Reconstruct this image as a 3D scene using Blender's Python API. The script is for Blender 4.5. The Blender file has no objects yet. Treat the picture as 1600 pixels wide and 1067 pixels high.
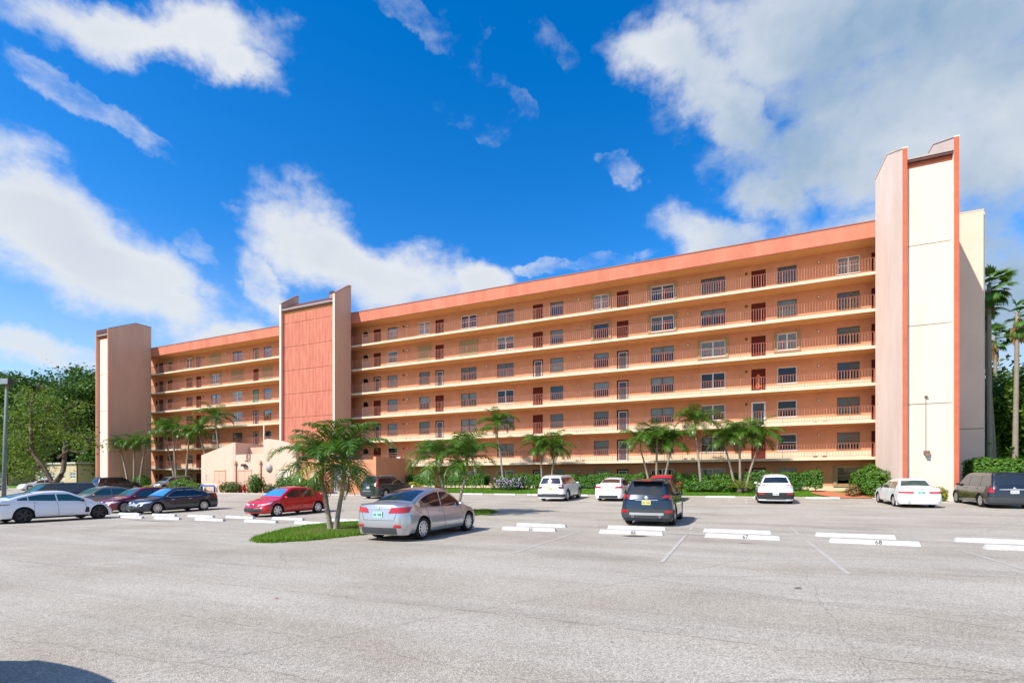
import bpy, math, random
from math import sin, cos, pi, radians, sqrt, atan2
from mathutils import Vector, Matrix
random.seed(11)
S = bpy.context.scene
COL = S.collection
# World axes: x runs along the facade to the right, y runs towards the building, z up. z = 0 at the far parking row.

# ------------------------------------------------------------------ camera, sky, sun, exposure
YAW = 24.0
CAMZ = 1.28
cd = bpy.data.cameras.new("camera"); cam = bpy.data.objects.new("camera", cd); COL.objects.link(cam)
cam.location = (0, 0, CAMZ); cam.rotation_euler = (radians(90), 0, radians(YAW))
cd.sensor_width = 36; cd.lens = 775/1600*36; cd.shift_y = 218.5/1600; cd.clip_start = 0.1; cd.clip_end = 3000
S.camera = cam
S.view_settings.view_transform = 'Standard'; S.view_settings.look = 'None'
S.view_settings.gamma = 1; S.view_settings.use_curve_mapping = False
S.view_settings.exposure = 0.42
SUN_DIR = Vector((-.50, -.90, .98)).normalized()
sl = bpy.data.lights.new("sun", 'SUN'); sl.energy = 5.0; sl.angle = radians(.5); sl.color = (1, .95, .88)
so = bpy.data.objects.new("sun", sl); COL.objects.link(so); so.rotation_euler = SUN_DIR.to_track_quat('Z', 'Y').to_euler()

w = bpy.data.worlds.new("World"); S.world = w; w.use_nodes = True
NT = w.node_tree; NT.nodes.clear()
def nd(nt, t, **k):
    n = nt.nodes.new(t)
    for a, b in k.items(): setattr(n, a, b)
    return n
def lk(nt, a, b): nt.links.new(a, b)
def sky_world():
    nt = NT
    out = nd(nt, 'ShaderNodeOutputWorld'); bg = nd(nt, 'ShaderNodeBackground'); bg.inputs[1].default_value = .10
    sky = nd(nt, 'ShaderNodeTexSky', sky_type='NISHITA'); sky.sun_disc = False
    sky.sun_elevation = math.asin(SUN_DIR.z); sky.sun_rotation = atan2(SUN_DIR.x, SUN_DIR.y)
    sky.air_density = 1.0; sky.dust_density = .25; sky.ozone_density = 3.0
    hsv = nd(nt, 'ShaderNodeHueSaturation'); hsv.inputs['Saturation'].default_value = 1.42; hsv.inputs['Value'].default_value = 1.75
    hsv.inputs['Hue'].default_value = .506
    lk(nt, sky.outputs[0], hsv.inputs['Color'])
    geo = nd(nt, 'ShaderNodeTexCoord'); D = geo.outputs['Generated']
    def math_(op, a, b=None, c=None):
        m = nd(nt, 'ShaderNodeMath', operation=op)
        for i, v in enumerate((a, b, c)):
            if v is None: continue
            if hasattr(v, 'links') or hasattr(v, 'is_linked'): lk(nt, v, m.inputs[i])
            else: m.inputs[i].default_value = v
        return m.outputs[0]
    def vdot(v, vec):
        m = nd(nt, 'ShaderNodeVectorMath', operation='DOT_PRODUCT'); lk(nt, v, m.inputs[0]); m.inputs[1].default_value = vec
        return m.outputs['Value']
    # distort directions so cloud outlines are ragged
    nz = nd(nt, 'ShaderNodeTexNoise'); nz.inputs['Scale'].default_value = 4.6; nz.inputs['Detail'].default_value = 6; nz.inputs['Roughness'].default_value = .62
    lk(nt, D, nz.inputs['Vector'])
    sub = nd(nt, 'ShaderNodeVectorMath', operation='SUBTRACT'); lk(nt, nz.outputs['Color'], sub.inputs[0]); sub.inputs[1].default_value = (.5, .5, .5)
    sc = nd(nt, 'ShaderNodeVectorMath', operation='SCALE'); lk(nt, sub.outputs[0], sc.inputs[0]); sc.inputs['Scale'].default_value = .17
    ad = nd(nt, 'ShaderNodeVectorMath', operation='ADD'); lk(nt, D, ad.inputs[0]); lk(nt, sc.outputs[0], ad.inputs[1])
    DD = ad.outputs[0]
    # each cloud bank: unit direction of its centre and of the ends of its two half axes, and how dense it may get
    def bank(c, d1, d2, cap=9.0):
        e1 = d1/d1.dot(c)-c; e2 = d2/d2.dot(c)-c; n = e1.cross(e2)
        g1 = e2.cross(n)/e1.dot(e2.cross(n)); g2 = e1.cross(n)/e2.dot(e1.cross(n))
        w_ = vdot(DD, c)
        p = math_('POWER', math_('ABSOLUTE', math_('DIVIDE', vdot(DD, g1), w_)), 2.0)
        q = math_('POWER', math_('ABSOLUTE', math_('DIVIDE', vdot(DD, g2), w_)), 2.0)
        f = math_('SUBTRACT', 1.0, math_('SQRT', math_('ADD', p, q)))
        front = math_('GREATER_THAN', vdot(D, c), .2)
        return math_('MULTIPLY_ADD', front, math_('ADD', math_('MINIMUM', f, cap), 3.0), -3.0)
    F = None
    for b in BANKS:
        o = bank(*b)
        F = o if F is None else math_('MAXIMUM', F, o)
    n2 = nd(nt, 'ShaderNodeTexNoise'); n2.inputs['Scale'].default_value = 6.5; n2.inputs['Detail'].default_value = 9; n2.inputs['Roughness'].default_value = .6
    mp = nd(nt, 'ShaderNodeMapping'); mp.inputs['Scale'].default_value = (1, 1, 1.7); lk(nt, D, mp.inputs[0]); lk(nt, mp.outputs[0], n2.inputs['Vector'])
    # elsewhere in the sky: unseen clouds of the same kind, thickened for neutral white fill
    n3 = nd(nt, 'ShaderNodeTexNoise'); n3.inputs['Scale'].default_value = 2.1; n3.inputs['Detail'].default_value = 3; lk(nt, D, n3.inputs['Vector'])
    fw = vdot(D, (-sin(radians(YAW)), cos(radians(YAW)), 0))
    els = math_('SUBTRACT', math_('MULTIPLY', n3.outputs[0], 3.0), 1.38)
    away = nd(nt, 'ShaderNodeMapRange'); lk(nt, fw, away.inputs[0]); away.inputs[1].default_value = .45; away.inputs[2].default_value = .1; away.inputs[3].default_value = -2; away.inputs[4].default_value = 0
    els = math_('ADD', els, away.outputs[0])
    F = math_('MAXIMUM', F, els)
    dens = math_('ADD', F, math_('MULTIPLY', math_('SUBTRACT', n2.outputs[0], .5), 1.9))
    mr = nd(nt, 'ShaderNodeMapRange', interpolation_type='SMOOTHSTEP'); lk(nt, dens, mr.inputs[0]); mr.inputs[1].default_value = -.05; mr.inputs[2].default_value = .72
    # soft wisps
    zup = vdot(D, (0, 0, 1))
    # shade of the clouds: bright rims, grey blue bodies, darker on the right-hand bank
    a, e = radians(-24), radians(22)
    gb = Vector((-sin(a)*cos(e), cos(a)*cos(e), sin(e)))
    g1 = nd(nt, 'ShaderNodeMapRange', interpolation_type='SMOOTHSTEP'); lk(nt, vdot(DD, gb), g1.inputs[0]); g1.inputs[1].default_value = cos(radians(34)); g1.inputs[2].default_value = cos(radians(4))
    n4 = nd(nt, 'ShaderNodeTexNoise'); n4.inputs['Scale'].default_value = 3.0; n4.inputs['Detail'].default_value = 4; lk(nt, DD, n4.inputs['Vector'])
    body = nd(nt, 'ShaderNodeMapRange', interpolation_type='SMOOTHSTEP'); lk(nt, dens, body.inputs[0]); body.inputs[1].default_value = .2; body.inputs[2].default_value = 1.1
    n4r = nd(nt, 'ShaderNodeMapRange'); lk(nt, n4.outputs[0], n4r.inputs[0]); n4r.inputs[1].default_value = .38; n4r.inputs[2].default_value = .68
    gray = math_('MULTIPLY', math_('ADD', math_('MULTIPLY', g1.outputs[0], 1.05), math_('MULTIPLY', body.outputs[0], .34)), math_('ADD', .22, math_('MULTIPLY', n4r.outputs[0], .78)))
    gray = math_('MINIMUM', gray, 1.0)
    cc = nd(nt, 'ShaderNodeMix', data_type='RGBA'); cc.inputs[6].default_value = (6.2, 6.4, 6.7, 1); cc.inputs[7].default_value = (2.0, 3.15, 4.6, 1)
    lk(nt, gray, cc.inputs[0])
    mx = nd(nt, 'ShaderNodeMix', data_type='RGBA'); lk(nt, mr.outputs[0], mx.inputs[0]); lk(nt, hsv.outputs[0], mx.inputs[6]); lk(nt, cc.outputs[2], mx.inputs[7])
    # whitening towards the horizon
    hz = nd(nt, 'ShaderNodeMapRange', interpolation_type='SMOOTHSTEP'); lk(nt, zup, hz.inputs[0]); hz.inputs[1].default_value = .0; hz.inputs[2].default_value = .42; hz.inputs[3].default_value = .62; hz.inputs[4].default_value = 0
    m2 = nd(nt, 'ShaderNodeMix', data_type='RGBA'); lk(nt, hz.outputs[0], m2.inputs[0]); lk(nt, mx.outputs[2], m2.inputs[6]); m2.inputs[7].default_value = (5.0, 5.8, 6.6, 1)
    lk(nt, m2.outputs[2], bg.inputs[0]); lk(nt, bg.outputs[0], out.inputs[0])
def sky_dir(x, y):   # world direction of a point of the sky, from its bearing and height read off the photograph
    a = radians(YAW); v = Vector((x-800, 775, 752-y)); return Vector((v.x*cos(a)-v.y*sin(a), v.x*sin(a)+v.y*cos(a), v.z)).normalized()
BANKS = []
for q in [(235, 35, 225, 42, -15, 62), (350, 92, 110, 35, 0, 42), (150, 168, 125, 70, -12, 26, .14), (70, 375, 250, 100, -25, 105), (230, 455, 190, 70, -10, 75), (330, 515, 130, 20, 0, 40), (60, 550, 170, 15, 0, 32, .5),
          (500, 385, 135, 45, -10, 84), (610, 430, 190, 62, 0, 78), (730, 452, 90, 30, 0, 40), (395, 350, 60, 34, 0, 20, .25), (410, 440, 50, 40, 0, 50, .4), (300, 385, 40, 20, 0, 26, .15),
          (655, 30, 85, 50, -12, 24, .0), (740, 75, 28, 70, 26, -8, .02), (735, 172, 75, 36, 0, 34, -.03), (798, 188, 34, 54, 22, -6, -.03), (662, 128, 34, 6, 0, 22, -.05), (255, 225, 60, 34, 0, 20, -.03), (880, 90, 60, 60, 0, 40, -.06),
          (1290, 70, 370, 30, 0, 130), (1400, 190, 440, 60, 0, 190), (1560, 140, 260, 0, 0, 230), (1440, 60, 300, 0, 0, 150), (1300, 250, 260, 40, 0, 110), (1420, 220, 350, 60, 0, 150), (1170, 190, 135, 70, 0, 75), (1060, 95, 130, 20, 0, 80), (1120, 365, 115, 10, 0, 55, .4), (1400, 390, 300, 0, 0, 110), (1230, 300, 110, 40, 0, 60), (1580, 480, 150, 0, 0, 140),
          (965, 268, 34, 6, 0, 25, .2), (935, 413, 75, -18, 0, 15, .25), (850, 430, 50, -8, 0, 14, .1)]:
    cx, cy, ax, ay, bx, by = q[:6]; BANKS.append((sky_dir(cx, cy), sky_dir(cx+ax, cy+ay), sky_dir(cx+bx, cy+by)) + tuple(q[6:]))
sky_world()

# ------------------------------------------------------------------ materials
MATS = {}
def mat(name, col, rough=.8, spec=.3, metal=0, coat=0, var=0, vscale=2, bump=0, bscale=40, col2=None, sub=None, emit=None, stretch=None, gen=False):
    if name in MATS: return MATS[name]
    m = bpy.data.materials.new(name); m.use_nodes = True; nt = m.node_tree; b = nt.nodes['Principled BSDF']
    b.inputs['Base Color'].default_value = (*col, 1); b.inputs['Roughness'].default_value = rough
    b.inputs['Specular IOR Level'].default_value = spec; b.inputs['Metallic'].default_value = metal; b.inputs['Coat Weight'].default_value = coat
    b.inputs['Coat Roughness'].default_value = .03
    tc = nd(nt, 'ShaderNodeTexCoord'); src = tc.outputs['Object']
    g = nd(nt, 'ShaderNodeNewGeometry')
    src = g.outputs['Position']
    if stretch:
        mp = nd(nt, 'ShaderNodeMapping'); mp.inputs['Scale'].default_value = stretch; lk(nt, src, mp.inputs[0]); src2 = mp.outputs[0]
    else: src2 = src
    if var or col2:
        n = nd(nt, 'ShaderNodeTexNoise'); n.inputs['Scale'].default_value = vscale; n.inputs['Detail'].default_value = 6; n.inputs['Roughness'].default_value = .65; lk(nt, src2, n.inputs['Vector'])
        mr = nd(nt, 'ShaderNodeMapRange'); lk(nt, n.outputs[0], mr.inputs[0]); mr.inputs[1].default_value = .3; mr.inputs[2].default_value = .7
        mx = nd(nt, 'ShaderNodeMix', data_type='RGBA'); lk(nt, mr.outputs[0], mx.inputs[0])
        c2 = col2 or tuple(c*(1-var) for c in col)
        mx.inputs[6].default_value = (*c2, 1); mx.inputs[7].default_value = (*(tuple(min(1, c*(1+var*.4)) for c in col) if not col2 else col), 1)
        lk(nt, mx.outputs[2], b.inputs['Base Color'])
    if bump:
        n = nd(nt, 'ShaderNodeTexNoise'); n.inputs['Scale'].default_value = bscale; n.inputs['Detail'].default_value = 3; lk(nt, src, n.inputs['Vector'])
        bp = nd(nt, 'ShaderNodeBump'); bp.inputs['Strength'].default_value = bump; bp.inputs['Distance'].default_value = .02; lk(nt, n.outputs[0], bp.inputs['Height']); lk(nt, bp.outputs[0], b.inputs['Normal'])
    if emit: b.inputs['Emission Color'].default_value = (*emit, 1); b.inputs['Emission Strength'].default_value = 1
    MATS[name] = m; return m
def leafmat(name, c1, c2, trans=.35, rough=.5):
    if name in MATS: return MATS[name]
    m = bpy.data.materials.new(name); m.use_nodes = True; nt = m.node_tree; nt.nodes.clear()
    o = nd(nt, 'ShaderNodeOutputMaterial'); p = nd(nt, 'ShaderNodeBsdfPrincipled'); tr = nd(nt, 'ShaderNodeBsdfTranslucent'); ms = nd(nt, 'ShaderNodeMixShader')
    p.inputs['Roughness'].default_value = rough; p.inputs['Specular IOR Level'].default_value = .35
    g = nd(nt, 'ShaderNodeNewGeometry'); oi = nd(nt, 'ShaderNodeObjectInfo')
    a = nd(nt, 'ShaderNodeMath', operation='MULTIPLY_ADD'); lk(nt, oi.outputs['Random'], a.inputs[0]); a.inputs[1].default_value = .25; lk(nt, g.outputs['Random Per Island'], a.inputs[2])
    mx = nd(nt, 'ShaderNodeMix', data_type='RGBA'); lk(nt, a.outputs[0], mx.inputs[0]); mx.inputs[6].default_value = (*c1, 1); mx.inputs[7].default_value = (*c2, 1)
    lk(nt, mx.outputs[2], p.inputs['Base Color'])
    h = nd(nt, 'ShaderNodeHueSaturation'); h.inputs['Hue'].default_value = .485; h.inputs['Value'].default_value = 1.5; lk(nt, mx.outputs[2], h.inputs['Color']); lk(nt, h.outputs[0], tr.inputs[0])
    ms.inputs[0].default_value = trans; lk(nt, p.outputs[0], ms.inputs[1]); lk(nt, tr.outputs[0], ms.inputs[2]); lk(nt, ms.outputs[0], o.inputs[0])
    MATS[name] = m; return m

M_wall = mat('wall_stucco', (.65, .29, .155), .9, .15, var=.14, vscale=.9, bump=.35, bscale=14)
M_cream = mat('cream_paint', (.64, .515, .37), .85, .2, var=.10, vscale=1.3, bump=.15, bscale=20)
M_slab = mat('slab_edge_paint', (.69, .57, .40), .8, .2, var=.10, vscale=1.5)
M_soffit = mat('soffit_paint', (.64, .305, .125), .9, .1, var=.12, vscale=.5)
M_fascia = mat('salmon_fascia', (.62, .225, .145), .9, .15, col2=(.49, .155, .097), vscale=.9, bump=.4, bscale=10, stretch=(1, 1, .35))
M_rib = mat('salmon_ribbed', (.66, .25, .17), .9, .15, col2=(.50, .165, .108), vscale=1.2, bump=.6, bscale=16, stretch=(2.5, 2.5, .5))
M_towerside = mat('tower_side_stucco', (.70, .415, .30), .92, .12, var=.12, vscale=.8, bump=.5, bscale=14, stretch=(1, 1, .18))
M_toweru = mat('pale_tower_stucco', (.82, .69, .61), .92, .12, col2=(.74, .56, .455), vscale=.5, bump=.6, bscale=14, stretch=(1, 1, .3))
M_panel = mat('pale_panel_paint', (.67, .575, .48), .9, .15, var=.10, vscale=1.2, stretch=(1, 1, .12), bump=.2, bscale=20)
M_orange = mat('orange_edge_paint', (.54, .14, .075), .85, .2, var=.15, vscale=2)
M_finedge = mat('white_edge_paint', (.70, .62, .53), .85, .2, var=.08, vscale=2)
M_roof = mat('brown_roof_metal', (.14, .055, .045), .6, .3, var=.3, vscale=2)
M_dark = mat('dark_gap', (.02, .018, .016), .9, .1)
M_door = mat('door_red_brown', (.135, .020, .010), .6, .15, var=.15, vscale=3)
M_door2 = mat('door_orange_red', (.30, .05, .018), .5, .35, var=.1, vscale=3)
M_white = mat('white_frame', (.78, .76, .72), .5, .35)
M_bronze = mat('bronze_frame', (.20, .12, .08), .5, .4)
M_tanframe = mat('tan_shutter', (.40, .29, .15), .7, .25, var=.12, vscale=4)
M_rail = mat('railing_paint', (.52, .21, .14), .55, .35, var=.1, vscale=4)
M_railtop = mat('railing_top_paint', (.26, .075, .045), .5, .35)
def glassmat():
    m = bpy.data.materials.new('window_glass'); m.use_nodes = True; nt = m.node_tree; nt.nodes.clear()
    o = nd(nt, 'ShaderNodeOutputMaterial'); g = nd(nt, 'ShaderNodeBsdfGlossy'); g.inputs['Roughness'].default_value = .02; t = nd(nt, 'ShaderNodeBsdfTransparent'); t.inputs[0].default_value = (.80, .80, .77, 1)
    f = nd(nt, 'ShaderNodeFresnel'); f.inputs[0].default_value = 1.55; a = nd(nt, 'ShaderNodeMath', operation='MULTIPLY_ADD'); a.inputs[1].default_value = .5; a.inputs[2].default_value = .01; lk(nt, f.outputs[0], a.inputs[0])
    ms = nd(nt, 'ShaderNodeMixShader'); lk(nt, a.outputs[0], ms.inputs[0]); lk(nt, t.outputs[0], ms.inputs[1]); lk(nt, g.outputs[0], ms.inputs[2]); lk(nt, ms.outputs[0], o.inputs[0])
    return m
M_glass = glassmat()
M_blind = {k: mat('blind_'+k, c, .8, .2, var=.12, vscale=6) for k, c in dict(grey=(.42, .40, .36), pale=(.80, .80, .76), tan=(.50, .40, .29), blue=(.10, .20, .38), white=(.92, .93, .95), pink=(.52, .42, .42), green=(.08, .38, .30)).items()}
M_cg = mat('car_glass', (.012, .016, .02), .04, .9, coat=.3)
M_cgt = mat('car_glass_teal', (.03, .10, .10), .05, .9, coat=.3)
M_tyre = mat('tyre_rubber', (.018, .018, .018), .75, .3)
M_rim = mat('alloy_silver', (.62, .62, .62), .3, .5, metal=.7)
M_rimd = mat('alloy_dark', (.03, .03, .033), .35, .5, metal=.3)
M_blk = mat('black_plastic', (.025, .026, .028), .6, .35)
M_gry = mat('grey_plastic', (.05, .054, .058), .6, .35)
M_silv = mat('silver_trim', (.6, .6, .61), .3, .5, metal=.6)
M_tail = mat('tail_red', (.42, .006, .008), .15, .6, coat=.6)
M_head = mat('headlamp_clear', (.55, .57, .6), .1, .7, coat=.8)
M_conc = mat('white_concrete', (.60, .59, .575), .8, .2, var=.35, vscale=3, bump=.3, bscale=30)
M_concg = mat('kerb_concrete', (.50, .47, .42), .9, .2, var=.2, vscale=2, bump=.3, bscale=30)
M_bark = mat('bark', (.16, .12, .09), .95, .1, col2=(.08, .06, .045), vscale=4, bump=.8, bscale=12)
M_palmb = mat('palm_bark', (.34, .29, .23), .95, .1, col2=(.20, .16, .125), vscale=6, bump=.6, bscale=18, stretch=(.5, .5, 6))
M_shaft = mat('crownshaft_green', (.22, .34, .04), .5, .35, var=.3, vscale=5)
M_frond = leafmat('frond_green', (.018, .075, .009), (.11, .21, .022), .24, .33)
M_fan = leafmat('fan_green', (.04, .13, .02), (.14, .25, .035), .35, .45)
M_dead = leafmat('dry_frond', (.22, .12, .05), (.30, .17, .07), .3, .7)
M_leafA = leafmat('leaf_bright', (.028, .090, .010), (.15, .23, .025), .32)
M_leafB = leafmat('leaf_deep', (.018, .066, .010), (.085, .17, .020), .28)
M_leafC = leafmat('leaf_olive', (.05, .085, .018), (.15, .17, .035), .3)
M_hedge = leafmat('hedge_leaf', (.03, .105, .010), (.115, .25, .022), .3)
M_yel = leafmat('yellow_leaf', (.20, .26, .02), (.42, .40, .04), .35)
M_flow = leafmat('flower_leaf', (.04, .10, .03), (.10, .16, .05), .3)
M_petal = mat('petal_lilac', (.42, .33, .55), .7, .2)
M_grass = leafmat('grass_blade', (.05, .14, .008), (.15, .29, .015), .35)
M_soil = mat('leafy_soil', (.05, .12, .012), .95, .1, col2=(.17, .12, .06), vscale=2.2)
M_mulch = mat('mulch', (.34, .13, .06), .95, .1, var=.4, vscale=6, bump=.5, bscale=20)
M_path = mat('terracotta_path', (.48, .17, .085), .85, .2, var=.15, vscale=3)
M_turf = mat('turf', (.06, .17, .010), .95, .1, col2=(.10, .24, .016), vscale=2.5, bump=.6, bscale=25)
M_beige = mat('beige_render', (.50, .40, .25), .9, .15, var=.1, vscale=.6)
M_pole = mat('weathered_pole', (.17, .21, .18), .8, .3, var=.2, vscale=3)
M_red = mat('hydrant_red', (.38, .03, .02), .5, .4)
M_bluep = mat('blue_paint', (.03, .10, .32), .5, .4)
M_text = mat('brown_lettering', (.12, .035, .025), .7, .2)
M_blacktext = mat('black_stencil', (.02, .02, .02), .8, .2)
M_linep = mat('worn_line_paint', (.46, .445, .41), .85, .2, col2=(.39, .35, .29), vscale=2)

def asphalt():
    m = bpy.data.materials.new('weathered_asphalt'); m.use_nodes = True; nt = m.node_tree; b = nt.nodes['Principled BSDF']
    b.inputs['Roughness'].default_value = .92; b.inputs['Specular IOR Level'].default_value = .15
    g = nd(nt, 'ShaderNodeNewGeometry'); P = g.outputs['Position']
    def noise(scale, det=5, st=None, rough=.6):
        n = nd(nt, 'ShaderNodeTexNoise'); n.inputs['Scale'].default_value = scale; n.inputs['Detail'].default_value = det; n.inputs['Roughness'].default_value = rough
        if st:
            mp = nd(nt, 'ShaderNodeMapping'); mp.inputs['Scale'].default_value = st; lk(nt, P, mp.inputs[0]); lk(nt, mp.outputs[0], n.inputs['Vector'])
        else: lk(nt, P, n.inputs['Vector'])
        return n.outputs[0]
    def mrange(v, a, b_, c=0, d=1):
        r = nd(nt, 'ShaderNodeMapRange'); lk(nt, v, r.inputs[0])
        for i, q in enumerate((a, b_, c, d)): r.inputs[i+1].default_value = q
        return r.outputs[0]
    def mix(f, A, B, mode='MIX'):
        x = nd(nt, 'ShaderNodeMix', data_type='RGBA', blend_type=mode)
        for i, v in ((0, f), (6, A), (7, B)):
            if hasattr(v, 'is_linked'): lk(nt, v, x.inputs[i])
            else: x.inputs[i].default_value = v if i == 0 else (*v, 1)
        return x.outputs[2]
    c = mix(mrange(noise(.35, 6), .35, .65), (.345, .30, .24), (.44, .395, .325))
    c = mix(mrange(noise(.5, 6, (.22, 1.6, 1)), .40, .64, 0, .62), c, (.48, .445, .38))      # pale worn tracks along the aisle
    c = mix(mrange(noise(.8, 6, (.18, 1.5, 1), .7), .52, .74, 0, .55), c, (.245, .212, .172))  # darker streaks
    # fine aggregate
    v = nd(nt, 'ShaderNodeTexVoronoi'); v.inputs['Scale'].default_value = 70; lk(nt, P, v.inputs['Vector'])
    sp = mrange(v.outputs['Color'], 0, 1, .54, 1.34)
    gr = nd(nt, 'ShaderNodeMix', data_type='RGBA', blend_type='MULTIPLY'); gr.inputs[0].default_value = 1; lk(nt, c, gr.inputs[6]); lk(nt, sp, gr.inputs[7]); c = gr.outputs[2]
    sp2 = mrange(noise(26, 3, None, .8), .58, .72, 0, .5); c = mix(sp2, c, (.16, .15, .14))
    # hairline cracks
    for (st, sc_, w_) in (((.05, .28, 1), 1.0, .0028), ((.5, .22, 1), .33, .0020)):
        nn = nd(nt, 'ShaderNodeTexNoise'); nn.inputs['Scale'].default_value = 1.4; nn.inputs['Detail'].default_value = 5; lk(nt, P, nn.inputs['Vector'])
        sb = nd(nt, 'ShaderNodeVectorMath', operation='MULTIPLY_ADD'); lk(nt, nn.outputs['Color'], sb.inputs[0]); sb.inputs[1].default_value = (.35, .35, 0); lk(nt, P, sb.inputs[2])
        mp = nd(nt, 'ShaderNodeMapping'); mp.inputs['Scale'].default_value = st; lk(nt, sb.outputs[0], mp.inputs[0])
        vo = nd(nt, 'ShaderNodeTexVoronoi', feature='DISTANCE_TO_EDGE'); vo.inputs['Scale'].default_value = sc_; lk(nt, mp.outputs[0], vo.inputs['Vector'])
        c = mix(mrange(vo.outputs['Distance'], 0, w_, .4, 0), c, (.13, .115, .10))
    # long construction joint that crosses the aisle
    sep = nd(nt, 'ShaderNodeSeparateXYZ'); lk(nt, P, sep.inputs[0])
    def m_(op, *a):
        n = nd(nt, 'ShaderNodeMath', operation=op)
        for i, q in enumerate(a):
            if hasattr(q, 'is_linked'): lk(nt, q, n.inputs[i])
            else: n.inputs[i].default_value = q
        return n.outputs[0]
    wob = m_('MULTIPLY', m_('SUBTRACT', noise(1.1, 6), .5), .22)
    for yy, ww in ((5.5, .010), (14.2, .012), (27.5, .02)):
        d = m_('ABSOLUTE', m_('SUBTRACT', m_('ADD', sep.outputs['Y'], wob), yy))
        c = mix(m_('MULTIPLY', mrange(d, ww*.4, ww*1.3, .75, 0), mrange(noise(2.2, 4), .42, .5)), c, (.12, .105, .09))
    # oil and tar patches, one long dark streak: centre and half sizes
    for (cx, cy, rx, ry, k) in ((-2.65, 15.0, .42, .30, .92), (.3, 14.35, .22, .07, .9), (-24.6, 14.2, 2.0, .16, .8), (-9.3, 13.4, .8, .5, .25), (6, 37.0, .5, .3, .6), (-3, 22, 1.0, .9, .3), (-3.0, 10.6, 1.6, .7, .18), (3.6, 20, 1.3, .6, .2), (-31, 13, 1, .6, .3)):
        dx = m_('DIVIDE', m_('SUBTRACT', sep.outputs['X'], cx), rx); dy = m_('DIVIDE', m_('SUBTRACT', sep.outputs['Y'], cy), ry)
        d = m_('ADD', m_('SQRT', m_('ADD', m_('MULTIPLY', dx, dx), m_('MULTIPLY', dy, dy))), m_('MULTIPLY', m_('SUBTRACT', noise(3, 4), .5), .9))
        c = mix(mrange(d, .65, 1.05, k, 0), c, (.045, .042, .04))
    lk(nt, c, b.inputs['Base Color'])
    bp = nd(nt, 'ShaderNodeBump'); bp.inputs['Strength'].default_value = .7; bp.inputs['Distance'].default_value = .008; lk(nt, v.outputs['Distance'], bp.inputs['Height']); lk(nt, bp.outputs[0], b.inputs['Normal'])
    return m
M_asph = asphalt()

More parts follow.
